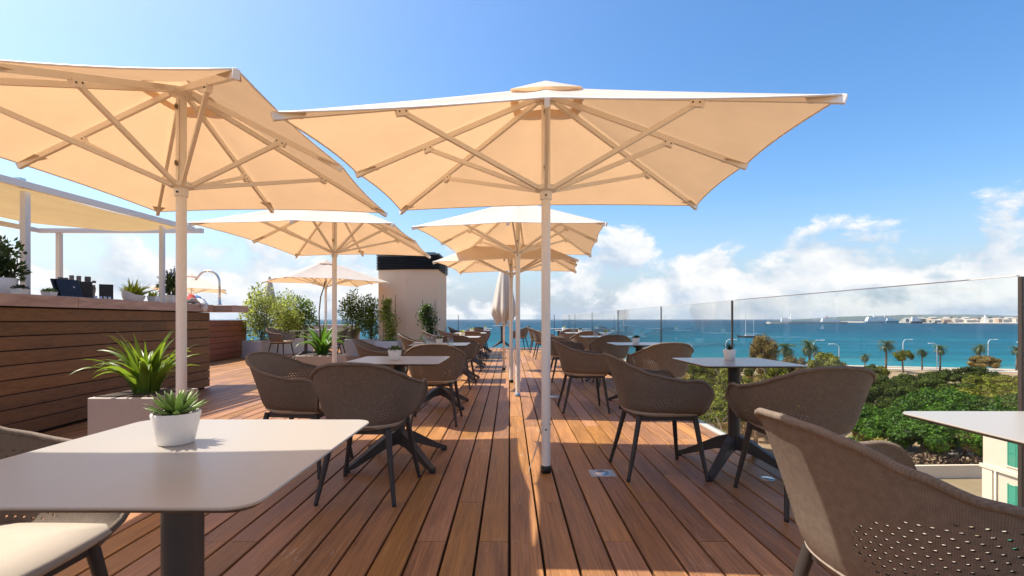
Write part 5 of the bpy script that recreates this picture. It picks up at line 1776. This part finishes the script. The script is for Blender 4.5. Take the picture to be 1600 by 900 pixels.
D = 2150.0
PX = D / F
def fx(px, d=D): return (px - 796) * d / F
q = MB(); q.poly_prism([(fx(1201), D - 14), (fx(1222), D - 40), (fx(1300), D - 36), (fx(1322), D - 10), (fx(1322), D + 30), (fx(1201), D + 20)], ZS - 1, ZS + 8.5)
tag(q.build('breakwater', 'quay_stone'), 'pale stone breakwater with ships on the left of the far harbour', 'breakwater')
def ship(px0, px1, d, hh, fh, hm, label, decks=4, funnel='ship_red', crane=False):
    x0, x1 = fx(px0, d), fx(px1, d); L = x1 - x0
    t = thing('moored_ship', label, 'ship', ((x0 + x1) / 2, d, ZS), 0, 'ships in the far harbour')
    q = MB(); hull(q, L, L * 0.16, hh); q.build('hull', hm, t)
    for k in range(decks):
        a = -0.44 + 0.012 * k; b = 0.34 - 0.03 * k - (0.22 if k >= decks - 1 else 0)
        q = MB(); q.box(a * L, b * L, -L * 0.06, L * 0.06, hh * 0.85 + fh * k + 0.02, hh * 0.85 + fh * (k + 0.86)); q.build('deck_house', 'boat_white', t)
    q = MB(); q.tube([(-0.2 * L, 0, hh + fh * decks - 1), (-0.22 * L, 0, hh + fh * decks + L * 0.06)], L * 0.025, 8); q.build('funnel', funnel, t)
    q = MB(); q.tube([(0.12 * L, 0, hh + fh * (decks - 1)), (0.12 * L, 0, hh + fh * decks + L * 0.10)], L * 0.006, 5); q.build('mast', 'boat_white', t)
    if crane:
        q = MB(); q.beam((0.2 * L, 0, hh), (0.32 * L, 0, hh + fh * decks + 18), 3, 3); q.build('crane', 'boat_white', t)
ship(1219, 1241, D + 40, 8, 5.0, 'lamp_grey', 'grey ship with a white crane behind the breakwater', 4, 'lamp_grey', True)
ship(1281, 1318, D + 60, 8, 4.6, 'boat_hull', 'white and rust ship at the right end of the breakwater', 4)
ship(1350, 1402, 2500, 11, 4.6, 'boat_white', 'long white cruise ship in the far harbour', 5, 'boat_white')
ship(1384, 1405, 2440, 14, 4.5, 'ship_teal', 'teal ferry beside the cruise ship', 3, 'ship_teal')
ship(1423, 1442, 2380, 11, 5.5, 'boat_hull', 'dark hulled ferry with a white top in the far harbour', 4)
# far land strip with port buildings
q = MB(); q.poly_prism([(fx(1310, 2900), 2900), (fx(1420, 2600), 2560), (fx(1500, 2300), 2240), (fx(1500, 2100), 2050), (fx(1640, 1900), 1960), (fx(1800, 1900), 2000), (fx(1900, 3600), 3600), (fx(1310, 3600), 3600)], ZS - 1, ZS + 4)
tag(q.build('harbour_land', 'quay_stone'), 'flat harbour land across the bay', kind='structure')
rs = random.Random(71)
for k in range(44):
    px = 1410 + k * 4.7 + rs.uniform(-2, 2); d = rs.uniform(2350, 2700)
    wpx = rs.uniform(4, 11); hh = rs.choice([9, 11, 13, 16, 20, 24])
    x0, x1 = fx(px, d), fx(px + wpx, d)
    t = thing('harbour_building', 'small pale harbour building on the far shore', 'building', ((x0 + x1) / 2, d, ZS + 4), 0, 'buildings along the far harbour')
    q = MB(); hw = (x1 - x0) / 2
    q.box(-hw, hw, -10, 10, 0, hh); q.build('wall', rs.choice(['port_white', 'port_white', 'port_sand', 'quay_stone']), t)
    q = MB(); q.add([(-hw - 1, -11, hh), (hw + 1, -11, hh), (hw + 1, 11, hh), (-hw - 1, 11, hh), (-hw, 0, hh + 4), (hw, 0, hh + 4)], [(0, 1, 5, 4), (2, 3, 4, 5), (0, 4, 3), (1, 2, 5), (3, 2, 1, 0)])
    q.build('roof', rs.choice(['port_sand', 'quay_stone', 'port_white']), t)
t = thing('harbour_tower', 'slim white tower standing above the harbour buildings', 'tower', (fx(1539, 2300), 2300, ZS + 4))
q = MB(); q.tube([(0, 0, 0), (0, 0, 28)], [4, 2.6], 8); q.build('shaft', 'boat_white', t)
q = MB(); q.lathe([(3.6, 27), (3.6, 29), (2.0, 30), (2.0, 34), (0, 37)], 8); q.build('lantern', 'boat_white', t)
q = MB()
for k in range(2600):
    px = rs.uniform(1480, 1640); d = rs.uniform(2700, 2950)
    q.add([(fx(px, d) + rs.uniform(-7, 7), d, ZS + 4 + rs.uniform(4, 26 + 6 * math.sin(px * 0.09))) for _ in range(4)], [(0, 1, 2, 3)])
tag(q.build('far_wood', 'far_green'), 'dark far wood behind the harbour', kind='stuff')
# hills
v = []; f = []
NXh = 80
for i in range(NXh + 1):
    px = 1290 + i * 8; d = 6500
    k = i / NXh
    hgt = (92 * math.sin(PI * min(1, k * 1.15)) ** 0.8 + 9 * mnoise.noise(Vector((k * 9, 2.2, 0))) + 5 * mnoise.noise(Vector((k * 30, 5, 0)))) if k < 0.86 else 40
    hgt = max(0, hgt) * min(1, k * 8)
    x = fx(px, d)
    v += [(x, d, ZS - 2), (x, d + 200, ZS + hgt * 0.62), (x, d + 900, ZS + hgt), (x, d + 2600, ZS - 2)]
for i in range(NXh):
    for k in range(3):
        a = i * 4 + k
        f.append((a, a + 4, a + 5, a + 1))
q = MB(); q.add(v, f); tag(q.build('hills', 'hill_green', None, True), 'low hills behind the far harbour', kind='structure')

# ------------------------------------------------------------------ labels by order from the left for look-alikes
ONES = ['zeroth', 'first', 'second', 'third', 'fourth', 'fifth', 'sixth', 'seventh', 'eighth', 'ninth', 'tenth', 'eleventh', 'twelfth', 'thirteenth', 'fourteenth', 'fifteenth', 'sixteenth', 'seventeenth', 'eighteenth', 'nineteenth']
TENS = {2: ('twentieth', 'twenty'), 3: ('thirtieth', 'thirty'), 4: ('fortieth', 'forty'), 5: ('fiftieth', 'fifty')}
def word(n):
    if n < 20: return ONES[n]
    a, b = divmod(n, 10)
    return TENS[a][0] if b == 0 else TENS[a][1] + ' ' + ONES[b]
byl = {}
for o in COL.objects:
    if o.parent is None and o.get('label') and o.get('group'):
        byl.setdefault(o['label'], []).append(o)
SHORT = {'small pale harbour building on the far shore': 'small pale harbour building on the far shore, %s from the left',
         TREE_LABEL['olive'][0]: 'olive green park tree beyond the glass railing, %s from the left of its kind',
         TREE_LABEL['pine'][0]: 'dark green pine in the dense park belt, %s from the left of its kind',
         TREE_LABEL['fig'][0]: 'bright green broadleaf tree in the park, %s from the left of its kind',
         TREE_LABEL['russet'][0]: 'brownish drying tree in the park, %s from the left of its kind',
         TREE_LABEL['yellow'][0]: 'yellow leaved shrub in the park, %s from the left'}
for lb, os_ in byl.items():
    if lb in SHORT and len(os_) > 1:
        os_.sort(key=lambda o: o.location.x / o.location.y)
        for i, o in enumerate(os_):
            o['label'] = SHORT[lb] % word(i + 1)

# ------------------------------------------------------------------ sea air
m = MB(); m.box(-7000, 12000, -2500, 9500, GZ - 2.0, 150.0)
hz = m.build('haze', 'sand')
hm = bpy.data.materials.new('sea_air'); hm.use_nodes = True
t = NT(hm.node_tree); t.n.clear()
out = t.add('ShaderNodeOutputMaterial'); pv = t.add('ShaderNodeVolumePrincipled')
pv.inputs['Color'].default_value = (0.80, 0.88, 1.0, 1)
pv.inputs['Density'].default_value = 0.000028
pv.inputs['Anisotropy'].default_value = 0.3
t.link(pv.outputs[0], out.inputs['Volume'])
hz.data.materials.clear(); hz.data.materials.append(hm)
tag(hz, 'thin bluish sea air over the bay', kind='stuff')
